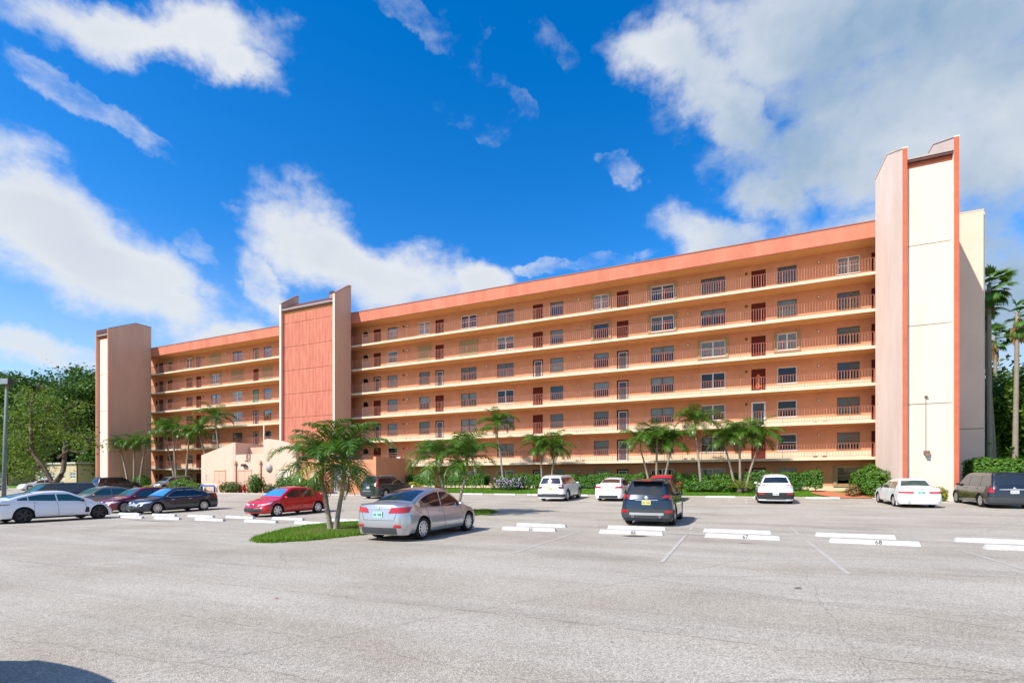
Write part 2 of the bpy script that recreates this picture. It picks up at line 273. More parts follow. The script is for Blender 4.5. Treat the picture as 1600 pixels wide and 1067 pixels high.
# ------------------------------------------------------------------ mesh helpers
class MB:
    def __init__(s): s.v = []; s.f = []; s.m = []
    def quad(s, *p, m=0):
        i = len(s.v); s.v += [tuple(q) for q in p]; s.f.append(tuple(range(i, i+len(p)))); s.m.append(m)
    def box(s, x0, x1, y0, y1, z0, z1, m=0):
        i = len(s.v); s.v += [(x, y, z) for z in (z0, z1) for y in (y0, y1) for x in (x0, x1)]
        for f in ((0, 2, 3, 1), (4, 5, 7, 6), (0, 1, 5, 4), (2, 6, 7, 3), (0, 4, 6, 2), (1, 3, 7, 5)):
            s.f.append(tuple(i+k for k in f)); s.m.append(m)
    def prism(s, poly, axis, a, b, m=0):   # poly in the two other axes
        def P(p, c): return {'x': (c, p[0], p[1]), 'y': (p[0], c, p[1]), 'z': (p[0], p[1], c)}[axis]
        i = len(s.v); n = len(poly)
        s.v += [P(p, a) for p in poly] + [P(p, b) for p in poly]
        s.f.append(tuple(range(i+n-1, i-1, -1))); s.m.append(m); s.f.append(tuple(range(i+n, i+2*n))); s.m.append(m)
        for k in range(n):
            s.f.append((i+k, i+(k+1) % n, i+n+(k+1) % n, i+n+k)); s.m.append(m)
    def tube(s, pts, rad, seg=8, m=0, cap=True):
        i0 = len(s.v); n = len(pts); pts = [Vector(p) for p in pts]
        if not hasattr(rad, '__len__'): rad = [rad]*n
        ref = Vector((0, 0, 1))
        for k, p in enumerate(pts):
            d = (pts[min(k+1, n-1)]-pts[max(k-1, 0)]).normalized()
            r = ref if abs(d.dot(ref)) < .9 else Vector((1, 0, 0))
            u = d.cross(r).normalized(); v = d.cross(u)
            for j in range(seg):
                a = 2*pi*j/seg; s.v.append(tuple(p+(u*cos(a)+v*sin(a))*rad[k]))
        for k in range(n-1):
            for j in range(seg):
                a = i0+k*seg+j; b = i0+k*seg+(j+1) % seg; s.f.append((a, b, b+seg, a+seg)); s.m.append(m)
        if cap:
            s.f.append(tuple(i0+j for j in range(seg))[::-1]); s.m.append(m); s.f.append(tuple(i0+(n-1)*seg+j for j in range(seg))); s.m.append(m)
    def lathe(s, prof, seg=24, axis='z', c=(0, 0, 0), m=0):
        i0 = len(s.v); n = len(prof)
        for r, h in prof:
            for j in range(seg):
                a = 2*pi*j/seg; x, y = r*cos(a), r*sin(a)
                s.v.append({'z': (c[0]+x, c[1]+y, c[2]+h), 'y': (c[0]+x, c[1]+h, c[2]+y), 'x': (c[0]+h, c[1]+x, c[2]+y)}[axis])
        for k in range(n-1):
            for j in range(seg):
                a = i0+k*seg+j; b = i0+k*seg+(j+1) % seg; s.f.append((a, b, b+seg, a+seg)); s.m.append(m)
    def grid(s, rows, m=0):
        i = len(s.v); R = len(rows); C = len(rows[0])
        for r in rows: s.v += [tuple(p) for p in r]
        for a in range(R-1):
            for b in range(C-1):
                q = i+a*C+b; s.f.append((q, q+1, q+C+1, q+C)); s.m.append(m)
    def mesh(s, name, mats, smooth=False, off=None):
        me = bpy.data.meshes.new(name)
        v = s.v if off is None else [(a-off[0], b-off[1], c-off[2]) for a, b, c in s.v]
        me.from_pydata(v, [], s.f)
        if not isinstance(mats, (list, tuple)): mats = [mats]
        for m in mats: me.materials.append(m)
        if len(mats) > 1: me.polygons.foreach_set('material_index', s.m)
        if smooth: me.polygons.foreach_set('use_smooth', [True]*len(s.f))
        me.update(); return me
    def build(s, name, mats, parent=None, smooth=False, origin=None):
        off = None
        if parent is not None and parent.get('_w'): off = parent['_o']
        elif origin is not None: off = origin
        o = link(name, s.mesh(name, mats, smooth, off), parent)
        if origin is not None and parent is None: o.location = origin
        return o
def link(name, data, parent=None, loc=None):
    o = bpy.data.objects.new(name, data); COL.objects.link(o)
    if parent is not None: o.parent = parent
    if loc is not None: o.location = loc
    return o
def tag(o, label=None, cat=None, group=None, kind=None):
    if label: o['label'] = label
    if cat: o['category'] = cat
    if group: o['group'] = group
    if kind: o['kind'] = kind
    return o
def thing(name, label, cat, loc=(0, 0, 0), rz=0, group=None, world=False):
    o = link(name, None); o.location = loc; o.rotation_euler = (0, 0, rz); o.empty_display_size = .2
    tag(o, label, cat, group)
    if world: o['_w'] = True; o['_o'] = list(loc)
    WORLDS.append(o); return o
WORLDS = []

# ------------------------------------------------------------------ ground
def hcam(t, n):
    h0 = 1.62+.009*min(max(-t-2, 0), 30)
    if n > 33: return max(1.28-.036*(n-33), 1.09)
    u = min(max((33-n)/17, 0), 1)
    return 1.28+(h0-1.28)*sin(pi/2*u)
def gz(t, n):
    z = CAMZ-hcam(t, n)
    if n > 38.3: z += min((n-38.3)/2.3, 1)*.40
    return z
def frange(a, b, st):
    k = max(1, int(round((b-a)/st))); return [a+(b-a)*i/k for i in range(k+1)]
xs = [-900, -500, -300, -200] + frange(-140, 60, 4) + [100, 200, 400, 900]
ys = [-900, -400, -150, -60] + frange(-30, 42, 2) + [50, 70, 100, 150, 300, 600, 1200]
g = MB(); g.grid([[(x, y, gz(x, y)-.04) for x in xs] for y in ys]); tag(g.build('ground', M_turf, smooth=True), kind='structure')
xs = frange(-135, 60, 2.5); ys = frange(-30, 38.3, .9)
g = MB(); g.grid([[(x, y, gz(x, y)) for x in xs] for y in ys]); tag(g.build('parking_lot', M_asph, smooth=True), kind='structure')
# kerb along the lawn
def kerb(x0, x1, n=38.3):
    m = MB()
    for a, b in zip(frange(x0, x1, 3)[:-1], frange(x0, x1, 3)[1:]): m.box(a+.004, b-.004, n, n+.16, gz(a, n)-.1, gz(a, n)+.05)
    tag(m.build('kerb', M_concg), kind='structure')
kerb(-42, 6.2); kerb(8.0, 9.2); kerb(-110, -54)
# stall lines, worn (single strips 4 mm above the asphalt)
m = MB()
def strip(t, n0, n1, w_=.08):
    ys_ = frange(n0, n1, .9)
    m.grid([[(t-w_/2, y, gz(t, y)+.006), (t+w_/2, y, gz(t, y)+.006)] for y in ys_])
for t in (1.85, -1.3, -4.6): strip(t, 10.3, 15.9); strip(t, 17.4, 19.9)
for t in (-15.9, -12.85, -9.6, -5.9, -2.5, .75, 3.95, 7.1, 10.4): strip(t, 32.2, 36.6, .09)
for t in (4.9, 8.0): strip(t, 10.6, 14.9)
m.grid([[(-1.9, 16.15, gz(-1.5, 16.15)+.006), (1.0, 16.15, gz(0, 16.15)+.006)], [(-1.9, 16.5, gz(-1.5, 16.5)+.006), (1.0, 16.5, gz(0, 16.5)+.006)]])
tag(m.build('stall_line', M_linep), kind='structure')

# ------------------------------------------------------------------ building
FL = {0: .41}
for k in range(1, 7): FL[k] = 3.06+2.65*(k-1)
FY, WY = 43.0, 44.6
SOF, TOP = 18.78, 19.88
B = thing('apartment_building', 'long seven-storey salmon and peach apartment block with open galleries and three stair towers', 'building', (-30, 48, 0), world=True)
def bpart(mb, name, mats, parent=B, smooth=False):
    if parent is B: return mb.build(name, mats, B, smooth)
    # sub-part: parent is a part whose origin equals the building origin
    o = link(name, mb.mesh(name, mats, smooth, B['_o']), parent); return o
def wall_holes(x0, x1, z0, z1, holes, y, depth=.12):
    mb = MB(); X = sorted(set([x0, x1]+[h[0] for h in holes]+[h[1] for h in holes]))
    for a, b in zip(X[:-1], X[1:]):
        hs = sorted([(h[2], h[3]) for h in holes if h[0] <= a+1e-6 and h[1] >= b-1e-6]); z = z0
        for p, q in hs:
            if p > z: mb.quad((a, y, z), (b, y, z), (b, y, p), (a, y, p))
            z = q
        if z < z1: mb.quad((a, y, z), (b, y, z), (b, y, z1), (a, y, z1))
    for a, b, p, q in holes:
        mb.quad((a, y, p), (a, y, q), (a, y+depth, q), (a, y+depth, p)); mb.quad((b, y, p), (b, y+depth, p), (b, y+depth, q), (b, y, q))
        mb.quad((a, y, q), (b, y, q), (b, y+depth, q), (a, y+depth, q)); mb.quad((a, y, p), (a, y+depth, p), (b, y+depth, p), (b, y, p))
    return mb
def window(a, b, z0, z1, y, style, dbl=False, label=None):
    """frame > pane, blind; style: glass colour of what hangs behind, how far it is drawn"""
    frame, blind, frac, shut = style
    if .1 < frac < .9: frac *= random.uniform(.75, 1.35)
    fm = {'w': M_white, 'b': M_bronze, 't': M_tanframe}[frame]
    m = MB(); fw = .05; d0, d1 = y+.03, y+.09
    m.box(a, a+fw, d0, d1, z0, z1); m.box(b-fw, b, d0, d1, z0, z1); m.box(a+fw, b-fw, d0, d1, z0, z0+fw); m.box(a+fw, b-fw, d0, d1, z1-fw, z1)
    c = (a+b)/2; zm = z0+(z1-z0)*.5
    cols = [(a+fw, b-fw)]
    if dbl:
        m.box(c-.045, c+.045, d0-.005, d1, z0+fw, z1-fw); cols = [(a+fw, c-.045), (c+.045, b-fw)]
    for p, q in cols: m.box(p, q, d0+.006, d1-.004, zm-.02, zm+.02)
    m.box(a-.04, b+.04, y-.04, y+.02, z0-.06, z0-.005)
    W = bpart(m, 'window', fm)
    if label: W['label'] = label
    for p, q in cols:
        for u, v in ((z0+fw, zm-.02), (zm+.02, z1-fw)):
            g = MB(); g.box(p, q, d0+.028, d0+.034, u, v); bpart(g, 'pane', M_glass, W)
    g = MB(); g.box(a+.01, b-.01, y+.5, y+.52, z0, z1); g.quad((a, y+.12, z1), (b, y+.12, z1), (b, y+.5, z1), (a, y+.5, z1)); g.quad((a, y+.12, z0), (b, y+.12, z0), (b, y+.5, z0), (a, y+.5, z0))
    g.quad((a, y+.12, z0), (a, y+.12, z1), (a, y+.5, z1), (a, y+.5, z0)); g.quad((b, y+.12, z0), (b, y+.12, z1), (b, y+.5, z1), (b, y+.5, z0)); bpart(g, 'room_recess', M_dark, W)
    if blind:
        g = MB(); zt = z1-.02; zb_ = z1-(z1-z0)*frac; n = max(2, int((zt-zb_)/.07))
        for i in range(n):
            q = zt-(zt-zb_)*i/n; g.quad((a+.04, y+.13, q-.062), (b-.04, y+.13, q-.062), (b-.04, y+.148, q), (a+.04, y+.148, q))
        g.quad((a+.04, y+.155, zb_), (b-.04, y+.155, zb_), (b-.04, y+.155, zt), (a+.04, y+.155, zt)); bpart(g, 'blind', M_blind[blind], W)
    if shut == 'open':     # folded shutters at both sides and a rail above and below
        for p, q in ((a-.24, a-.03), (b+.03, b+.24)):
            g = MB(); n = 4
            for i in range(n):
                u = p+(q-p)*i/n; g.box(u+.004, u+(q-p)/n-.004, y-.09, y-.01, z0-.12, z1+.12)
            bpart(g, 'shutter', M_tanframe, W)
        for q0, q1 in ((z1+.12, z1+.17), (z0-.19, z0-.13)):
            g = MB(); g.box(a-.26, b+.26, y-.1, y-.005, q0, q1); bpart(g, 'shutter_track', M_tanframe, W)
    if shut == 'closed':
        g = MB(); n = max(6, int((b-a+.4)/.11)); p0, p1 = a-.2, b+.2
        for i in range(n):
            u = p0+(p1-p0)*i/n; u1 = p0+(p1-p0)*(i+1)/n; um = (u+u1)/2
            g.prism([(u, y-.03), (um, y-.065), (u1, y-.03), (u1, y-.01), (u, y-.01)], 'z', z0-.14, z1+.14)
        bpart(g, 'shutter', M_tanframe, W)
    return W
def door(a, b, z0, z1, y, kind):
    m = MB(); fw = .06; fm = M_white if kind == 'whitescreen' else M_door
    m.box(a, a+fw, y-.01, y+.1, z0, z1); m.box(b-fw, b, y-.01, y+.1, z0, z1); m.box(a+fw, b-fw, y-.01, y+.1, z1-fw, z1)
    lm = M_door2 if kind == 'orange' else M_door
    D_ = bpart(m, 'door', lm if kind != 'whitescreen' else M_white)
    g = MB(); g.box(a+fw, b-fw, y+.05, y+.085, z0, z1-fw)
    for (u0, u1) in ((.12, .45), (.55, .88)):
        for (v0, v1) in ((.1, .45), (.52, .92)):
            W_ = b-a-2*fw; H_ = z1-fw-z0; g.box(a+fw+W_*u0, a+fw+W_*u1, y+.038, y+.049, z0+H_*v0, z0+H_*v1)
    bpart(g, 'leaf', lm if kind != 'green' else M_blind['green'], D_)
    g = MB(); g.tube([(b-fw-.08, y+.05, z0+.95), (b-fw-.08, y-.01, z0+.95)], .03, 8); bpart(g, 'handle', M_silv, D_)
    if kind in ('screen', 'whitescreen', 'bluescreen'):
        g = MB(); p, q, zz = a+fw+.09, b-fw-.05, z1-fw-.08
        if kind == 'whitescreen': p, q, zz = a+fw, b-fw, z1-fw
        g.box(p, p+.05, y, y+.035, z0+.02, zz); g.box(q-.05, q, y, y+.035, z0+.02, zz); g.box(p+.05, q-.05, y, y+.035, zz-.05, zz); g.box(p+.05, q-.05, y, y+.035, z0+.02, z0+.12)
        bpart(g, 'screen_frame', M_white, D_)
        g = MB(); g.box(p+.05, q-.05, y+.014, y+.02, z0+.12, zz-.05); bpart(g, 'screen', M_screen, D_)
    return D_
M_screen = mat('insect_screen', (.05, .055, .06), .35, .5)
def wlight(t, z, y=WY, kind=0):
    m = MB(); m.lathe([(.0, -.035), (.105, -.035), (.105, 0)], 10, 'y', (t, y, z))
    o = bpart(m, 'wall_light', M_bronze if kind == 0 else M_door)
    m = MB(); m.lathe([(0, -.13), (.055, -.12), (.06, -.04)], 10, 'y', (t, y, z)); bpart(m, 'lens', M_blind['white'] if kind == 0 else M_bronze, o, True)

# styles per column from the top storey down to the ground
W_ = lambda f='b', bl=None, fr=.5, sh=None: (f, bl, fr, sh)
A_ = dict(
 d=W_('b'), dw=W_('w'), g=W_('b', 'grey', .55), gg=W_('b', 'grey', .95), p=W_('b', 'pale', .95), ph=W_('b', 'pale', .45), tn=W_('b', 'tan', .6), tf=W_('b', 'tan', .97), pk=W_('b', 'pink', .97),
 bl=W_('b', 'blue', .5), wt=W_('b', 'white', .5), wf=W_('w', 'white', .95), wh=W_('w', 'pale', .45), wg=W_('w', 'grey', .6), so=W_('w', 'white', .95, 'open'), sg=W_('b', 'blue', .35, 'open'), sd=W_('w', 'grey', .45, 'open'), st=W_('w', 'pale', .9, 'open'), sc=W_('t', None, 0, 'closed'))
ZW = (.68, 1.95)
colsR = [ # kind, t0, t1, styles f6..f0
 ('v', -38.33, -37.65, 'v v v v v v v'),
 ('D', -36.86, -35.88, 'red red screen red screen red red'),
 ('w', -34.94, -33.62, 'gg dw gg gg gg dw dw'),
 ('w', -30.76, -29.42, 'wf sc gg wt gg d dw'),
 ('D', -28.71, -27.69, 'red red screen red bluescreen red red'),
 ('W', -25.61, -23.80, 'dw sc g ph p d wh'),
 ('W', -21.49, -19.66, 'gg wh pk dw tf g dw'),
 ('D', -17.64, -16.62, 'red red screen red red orange screen'),
 ('w', -15.86, -14.58, 'ph ph p bl gg d d'),
 ('w', -11.64, -10.28, 'so sg ph wt g gg d'),
 ('D', -9.53, -8.50, 'red red screen screen screen screen screen'),
 ('W', -6.55, -4.63, 'sd sd ph wt ph d dw'),
 ('W', -2.46, -.58, 'tf ph st dw wg wh wg'),
 ('D', 1.37, 2.40, 'red red red deco whitescreen red screen'),
 ('w', 3.24, 4.58, 'gg p st dw dw dw sc2'),
 ('w', 7.25, 8.71, 'wf gg g bl gg tn sh0'),
 ('D', 9.42, 10.3, 'red red red red red red red')]
colsL = [
 ('v', -76.3, -75.9, 'v v v v v v v'),
 ('D', -75.48, -74.57, 'red red red red red red red'),
 ('w', -73.55, -72.46, 'sd gg ph gg g g g'),
 ('w', -69.46, -68.09, 'st ph ph g g wh gg'),
 ('D', -67.3, -66.3, 'screen red red red red red red'),
 ('W', -64.25, -62.46, 'sc sd ph g g gg g'),
 ('W', -60.01, -58.21, 'tn sc wh dw g d d'),
 ('D', -56.14, -55.21, 'screen red green screen screen red red'),
 ('w', -54.29, -52.93, 'ph sc bl bl d d d')]
lightsR = [(-37.6, 0), (-32.79, 1), (-32.22, 0), (-22.6, 0), (-13.03, 0), (-3.48, 0), (1.0, 1), (6.04, 0)]
lightsL = [(-70.88, 0), (-65.82, 1), (-61.21, 0)]
A_['sc2'] = W_('t', 'grey', 1.0, None); A_['sh0'] = W_('t', 'tan', .6, 'open')
wreath = None
def wing(x0, x1, cols, lights, xs0):
    holes = []
    for kd, a, b, st in cols:
        for k in range(7):
            z = FL[k]
            if kd == 'D': holes.append((a, b, z+.001, z+1.97))
            elif kd == 'v': holes.append((a, b, z+1.35, z+1.9))
            else: holes.append((a, b, z+ZW[0], z+ZW[1]))
    bpart(wall_holes(x0, x1, -.2, TOP, holes, WY), 'gallery_wall', M_wall)
    for kd, a, b, st in cols:
        for i, s in enumerate(st.split()):
            k = 6-i; z = FL[k]
            if kd == 'D':
                d = door(a, b, z, z+1.97, WY, s)
                if s == 'deco':
                    g = MB(); c = (a+b)/2
                    for (zz, rr) in ((.55, .17), (.85, .13), (1.10, .10), (1.32, .15), (1.45, .07)):
                        for q in range(14):
                            an = q*2.4; u = rr*random.random()**.5; g.lathe([(0, -.05), (.04, -.02), (.05, .02), (0, .05)], 5, 'y', (c+u*cos(an), WY-.03, z+zz+u*sin(an)))
                    bpart(g, 'wreath', M_deco, d); d['label'] = 'door with an orange hanging decoration'
            elif kd == 'v':
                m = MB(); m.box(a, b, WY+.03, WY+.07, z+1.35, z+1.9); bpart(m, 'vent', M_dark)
                m = MB(); m.box(a-.05, b+.05, WY-.02, WY-.002, z+.45, z+1.3); bpart(m, 'service_panel', M_grp)
            else:
                if kd == 'w' and s in ('wf',) and False: pass
                window(a, b, z+ZW[0], z+ZW[1], WY, A_[s], kd == 'W' or s in ('wf', 'so', 'st'))
    for k in range(7):
        for t, kd in lights:
            wlight(t, FL[k]+1.83, kind=kd)
            if kd == 0 and k in (1, 2):
                for q in (-.35, .25):
                    m = MB(); m.box(t+q, t+q+.28, WY-.03, WY-.015, FL[k]+.10, FL[k]+.20); bpart(m, 'wall_vent', M_gry)
    # cream base band, broken at the doors
    drs = sorted([(a, b) for kd, a, b, s in cols if kd == 'D'])
    for k in range(7):
        m = MB(); c = x0
        for a, b in drs+[(x1, x1)]:
            if a > c: m.box(c, a, WY-.014, WY-.001, FL[k] if k else -.2, FL[k]+.52)
            c = b
        bpart(m, 'base_band', M_cream)
    X1 = x1 if x1 < 0 else 9.29
    XS = x1 if x1 < 0 else 11.9
    # slabs
    for k in range(1, 7):
        m = MB(); z = FL[k]
        m.quad((xs0, FY, z-.2), (XS, FY, z-.2), (XS, FY, z), (xs0, FY, z), m=0)
        m.quad((xs0, FY, z), (XS, FY, z), (XS, WY, z), (xs0, WY, z), m=0)
        m.quad((xs0, FY, z-.2), (xs0, WY, z-.2), (XS, WY, z-.2), (XS, FY, z-.2), m=1)
        m.quad((xs0, FY, z-.2), (xs0, FY, z), (xs0, WY, z), (xs0, WY, z-.2), m=0)
        sl_ = bpart(m, 'gallery_slab', [M_slab, M_soffit])
        # railing: posts, rails and balusters
        m = MB(); ra, rb = xs0+.05, X1-.03; y = FY+.07; n = int((rb-ra)/1.42)
        R = MB(); R.box(ra, rb, y-.02, y+.02, z+1.0, z+1.035); R.box(ra, rb, y-.012, y+.012, z+.09, z+.11); Rr = bpart(R, 'railing', M_railtop)
        for i in range(n+1):
            u = ra+(rb-ra)*i/n; m.box(u-.018, u+.018, y-.018, y+.018, z-.12, z+1.0)
            if i < n:
                for j in range(1, 8):
                    q = u+(rb-ra)/n*j/8; m.box(q-.0105, q+.0105, y-.0105, y+.0105, z+.11, z+1.0)
        bb = bpart(m, 'baluster_row', M_rail, Rr); bb['kind'] = 'stuff'
    # ground floor walk
    m = MB(); m.box(xs0, X1, FY-.2, WY, .15, .40); bpart(m, 'ground_walk', M_concg)
    # roof: parapet fascia, soffit, deck
    m = MB(); m.box(xs0, X1, FY-.04, FY+.12, SOF-.02, TOP); bpart(m, 'roof_fascia', M_fascia)
    m = MB(); m.box(xs0-.01, X1+.01, FY-.08, FY+.16, TOP, TOP+.07); bpart(m, 'roof_coping', M_roofc)
    m = MB(); m.quad((xs0, FY+.12, SOF), (xs0, WY, SOF), (XS, WY, SOF), (XS, FY+.12, SOF)); bpart(m, 'soffit', M_soffit)
    m = MB(); m.box(x0, x1, WY+.01, WY+12, TOP-.5, TOP-.3); bpart(m, 'roof_deck', M_concg)
    m = MB(); m.box(x0, x1, WY+12, WY+12.2, -.2, TOP); bpart(m, 'rear_wall', M_wall)
M_deco = mat('orange_flowers', (.75, .22, .08), .8, .2)
M_grp = mat('grey_panel', (.40, .36, .33), .7, .3)
M_roofc = mat('roof_coping_metal', (.30, .12, .09), .6, .3)
wing(-38.6, 15.7, colsR, lightsR, -38.6)
wing(-77.3, -38.6, colsL, lightsL, -77.2)
m = MB(); m.box(15.7, 15.9, WY-.02, WY+12.2, -.2, TOP+.0); bpart(m, 'end_wall', M_panel)
m = MB(); m.box(11.95, 15.72, WY-.33, WY-.06, -.2, 19.9); m.box(11.95, 15.74, WY-.35, WY-.04, 19.9, 19.97); bpart(m, 'end_wall', mat('end_wall_paint', (.82, .56, .43), .92, .12, var=.08, vscale=.5, bump=.4, bscale=14))
m = MB(); m.box(11.96, 15.73, WY-.345, WY-.331, 4.9, 4.95); bpart(m, 'wall_joint', M_bronze)
m = MB(); m.box(-77.5, -77.3, WY, WY+12.2, -.2, TOP); bpart(m, 'end_wall', M_towerside)
# thin cream pipe at the end of the left wing
m = MB(); m.box(-52.2, -52.05, FY-.18, FY-.05, .4, 8.1); bpart(m, 'downpipe', M_finedge)

def tower(x0, x1, yf, fw, side_m, edge_m, panel_m, ribs, zpan, label):
    yb = FY-.09; zf, zb = 21.2, 22.8; yk = yf+(3.2 if yf < 38.5 else 2.1)
    pts = [(yf, -.2), (yf, zf), (yk, zb), (yb, zb), (yb, -.2)]
    for a, b in ((x0, x0+fw), (x1-fw, x1)):
        m = MB(); m.prism(pts, 'x', a, b); bpart(m, 'tower_fin', side_m)
        m = MB(); m.box(a-.004, b+.004, yf-.03, yf-.001, -.2, zf+.01); bpart(m, 'fin_edge', edge_m)
        m = MB(); m.prism([(yf-.03, zf+.01), (yf-.03, zf+.07), (yk, zb+.07), (yb+.02, zb+.07), (yb+.02, zb+.005), (yk, zb+.005)], 'x', a-.03, b+.03); bpart(m, 'fin_coping', M_roofc if side_m is not M_toweru else M_toweru)
    yr = yf+.28; zt = 20.35
    zz = zpan
    for p, q in zip(zz[:-1], zz[1:]):
        m = MB(); m.box(x0+fw, x1-fw, yr+.02, yr+.2, p+.02, q-.02)
        if ribs:
            n = int((x1-x0-2*fw)/.21)
            for i in range(n):
                u = x0+fw+(x1-x0-2*fw)*(i+.5)/n; wd = .03+.04*random.random()
                m.prism([(u-wd, yr+.021), (u-wd*.6, yr-.005), (u+wd*.6, yr-.005), (u+wd, yr+.021)], 'z', p+.05, q-.12)
        bpart(m, 'tower_panel', panel_m)
    m = MB(); m.box(x0+fw+.01, x1-fw-.01, yr+.21, yr+.4, -.2, zt); bpart(m, 'tower_core', M_towerside)
    # sloped roof between the fins, with a shadow gap below its front beam
    m = MB(); m.prism([(yf+.06, zt+.0), (yf+.06, zt+.26), (yk, zb-.9), (yb-.1, zb-.9), (yb-.1, zt)], 'x', x0+fw+.003, x1-fw-.003); bpart(m, 'tower_roof', M_roof)
    m = MB(); m.box(x0+fw+.004, x1-fw-.004, yf+.02, yf+.055, zt+.14, zt+.26); bpart(m, 'roof_flashing', M_grp)
    m = MB(); m.box(x0+fw, x1-fw, yr-.02, yr+.4, zt-.24, zt-.01); bpart(m, 'roof_beam', M_soffit if ribs else M_orange)
    m = MB(); m.box(x0+fw, x1-fw, yb-.3, yb-.1, -.2, zt); bpart(m, 'tower_back', M_wall)
tower(9.3, 11.94, 36.7, .22, M_toweru, M_orange, M_panel, False, [-.2, 5.9, 10.6, 15.4, 20.12], 'r')
tower(-46.7, -38.6, 40.45, .26, M_towerside, M_finedge, M_rib, True, [-.2, 3.1, 5.75, 8.4, 11.05, 13.7, 16.35, 19.0, 20.12], 'm')
tower(-77.3, -74.4, 37.7, .2, M_towerside, M_fascia, M_panel, False, [-.2, 5.9, 10.6, 15.4, 20.12], 'l')
# roof vent on the middle tower and conduit with lamp on the right tower
m = MB(); m.lathe([(.38, 0), (.38, .55), (.3, .6)], 12, 'z', (-39.5, 41.2, 20.95)); bpart(m, 'roof_vent', M_fascia); m = MB(); m.lathe([(0, .25), (.45, .2), (.45, 0), (.3, 0)], 12, 'z', (-39.5, 41.2, 21.5)); bpart(m, 'vent_cap', M_gry)
m = MB(); m.box(10.48, 10.5, 36.96, 36.985, 3.1, 6.3); m.box(10.42, 10.56, 36.85, 36.985, 6.3, 6.36); bpart(m, 'conduit', M_bronze)
m = MB(); m.box(10.38, 10.64, 36.78, 36.985, 2.92, 3.1); m.prism([(36.78, 2.92), (36.72, 2.8), (36.9, 2.84), (36.98, 2.92)], 'x', 10.42, 10.6); bpart(m, 'flood_light', M_bronze)

T = thing('garden_chair', 'white plastic chair on the lowest gallery beside the middle tower', 'chair', (-33.2, 43.9, FL[1]))
m = MB(); m.box(-.24, .24, -.24, .24, .40, .44); m.build('seat', M_white, T)
m = MB(); m.prism([(.22, .44), (.34, .86), (.31, .87), (.19, .44)], 'x', -.24, .24); m.build('backrest', M_white, T)
for sx_ in (-.21, .21):
    for sy_ in (-.21, .21):
        m = MB(); m.box(sx_-.02, sx_+.02, sy_-.02, sy_+.02, 0, .40); m.build('leg', M_white, T)

# ------------------------------------------------------------------ entrance block
E0 = thing('entrance_building', 'low cream meter house with sloping gables, brown doors and the number 83', 'building', (-45, 37, 0), world=True)
def ep(mb, name, mats, parent=E0, smooth=False):
    if parent is E0: return mb.build(name, mats, E0, smooth)
    return link(name, mb.mesh(name, mats, smooth, E0['_o']), parent)
yF = 36.0
M_peach = mat('entrance_peach', (.68, .485, .37), .88, .15, var=.08, vscale=1, bump=.3, bscale=14)
m = MB(); m.prism([(-53.5, -.2), (-53.5, 4.15), (-48.3, 5.42), (-48.3, -.2)], 'y', yF, yF+.3); m.box(-53.5, -53.2, yF+.301, yF+4.4, -.2, 4.0); ep(m, 'gable_wall', M_peach)
m = MB(); m.box(-48.3, -48.05, yF+.02, yF+4.3, -.2, 5.40); ep(m, 'side_wall', M_peach)
m = MB(); m.box(-48.049, -43.851, yF+.05, yF+.3, -.2, 4.12); ep(m, 'front_wall', M_peach)
m = MB(); m.box(-48.049, -43.851, yF+1.6, yF+1.8, 4.0, 4.95); ep(m, 'rear_parapet', M_towerside)
m = MB(); m.box(-53.2, -39.3, yF+.31, yF+4.3, 3.7, 3.85); ep(m, 'roof', M_concg)
pr = [(-43.85, -.2), (-43.85, 5.52), (-43.3, 5.62), (-42.2, 5.5), (-40.9, 5.25), (-39.3, 4.75), (-39.3, -.2)]
m = MB(); m.prism(pr, 'y', yF, yF+.3); m.box(-43.85, -43.6, yF+.301, yF+4.4, -.2, 5.3); ep(m, 'gable_wall', M_peach)
def edoor(a, b, z1, leafm, louv):
    m = MB(); y = yF-.02 if a < -48 or a > -43.8 else yF+.03
    m.box(a-.1, a, y-.03, y+.03, .3, z1+.1); m.box(b, b+.1, y-.03, y+.03, .3, z1+.1); m.box(a, b, y-.06, y+.03, z1, z1+.1); D_ = ep(m, 'door', M_towerside)
    c = (a+b)/2
    for p, q in ((a, c-.01), (c+.01, b)):
        g = MB(); g.box(p, q, y-.012, y+.015, .3, z1)
        if louv:
            for i in range(16):
                z = .55+(z1-.8)*i/16; g.prism([(y-.012, z), (y-.035, z), (y-.012, z+.09)], 'x', p+.12, q-.12)
        else: g.box(p+.15, q-.15, y-.025, y-.013, .45, 1.0)
        ep(g, 'leaf', leafm, D_)
    g = MB(); g.box(c-.06, c-.02, y-.07, y-.013, 1.2, 1.32); ep(g, 'handle', M_gry, D_)
M_pdoor = mat('peach_door', (.66, .42, .30), .7, .3, var=.08)
edoor(-51.3, -49.6, 2.42, M_pdoor, True); edoor(-47.6, -45.7, 2.42, M_pdoor, False); edoor(-41.9, -40.2, 2.42, M_finedge, False)
for t in (-48.0, -44.3):
    m = MB(); m.box(t-.1, t+.12, yF-.1, yF+.04, .2, 3.2); m.lathe([(0, -.16), (.2, -.16), (.2, .04), (0, .04)], 10, 'y', (t, yF-.02, 3.25)); ep(m, 'downpipe', M_towerside)
def text(body, size, name, mt, parent, loc, rot, ext=.004, off=None):
    cu = bpy.data.curves.new('t', 'FONT'); cu.body = body; cu.size = size; cu.extrude = ext; cu.align_x = 'CENTER'; cu.align_y = 'CENTER'; cu.offset = off or 0; cu.resolution_u = 3
    o = bpy.data.objects.new('t', cu); COL.objects.link(o); dg = bpy.context.evaluated_depsgraph_get(); me = bpy.data.meshes.new_from_object(o.evaluated_get(dg)); bpy.data.objects.remove(o)
    me.materials.clear(); me.materials.append(mt); q = link(name, me, parent); q.location = loc; q.rotation_euler = rot; return q
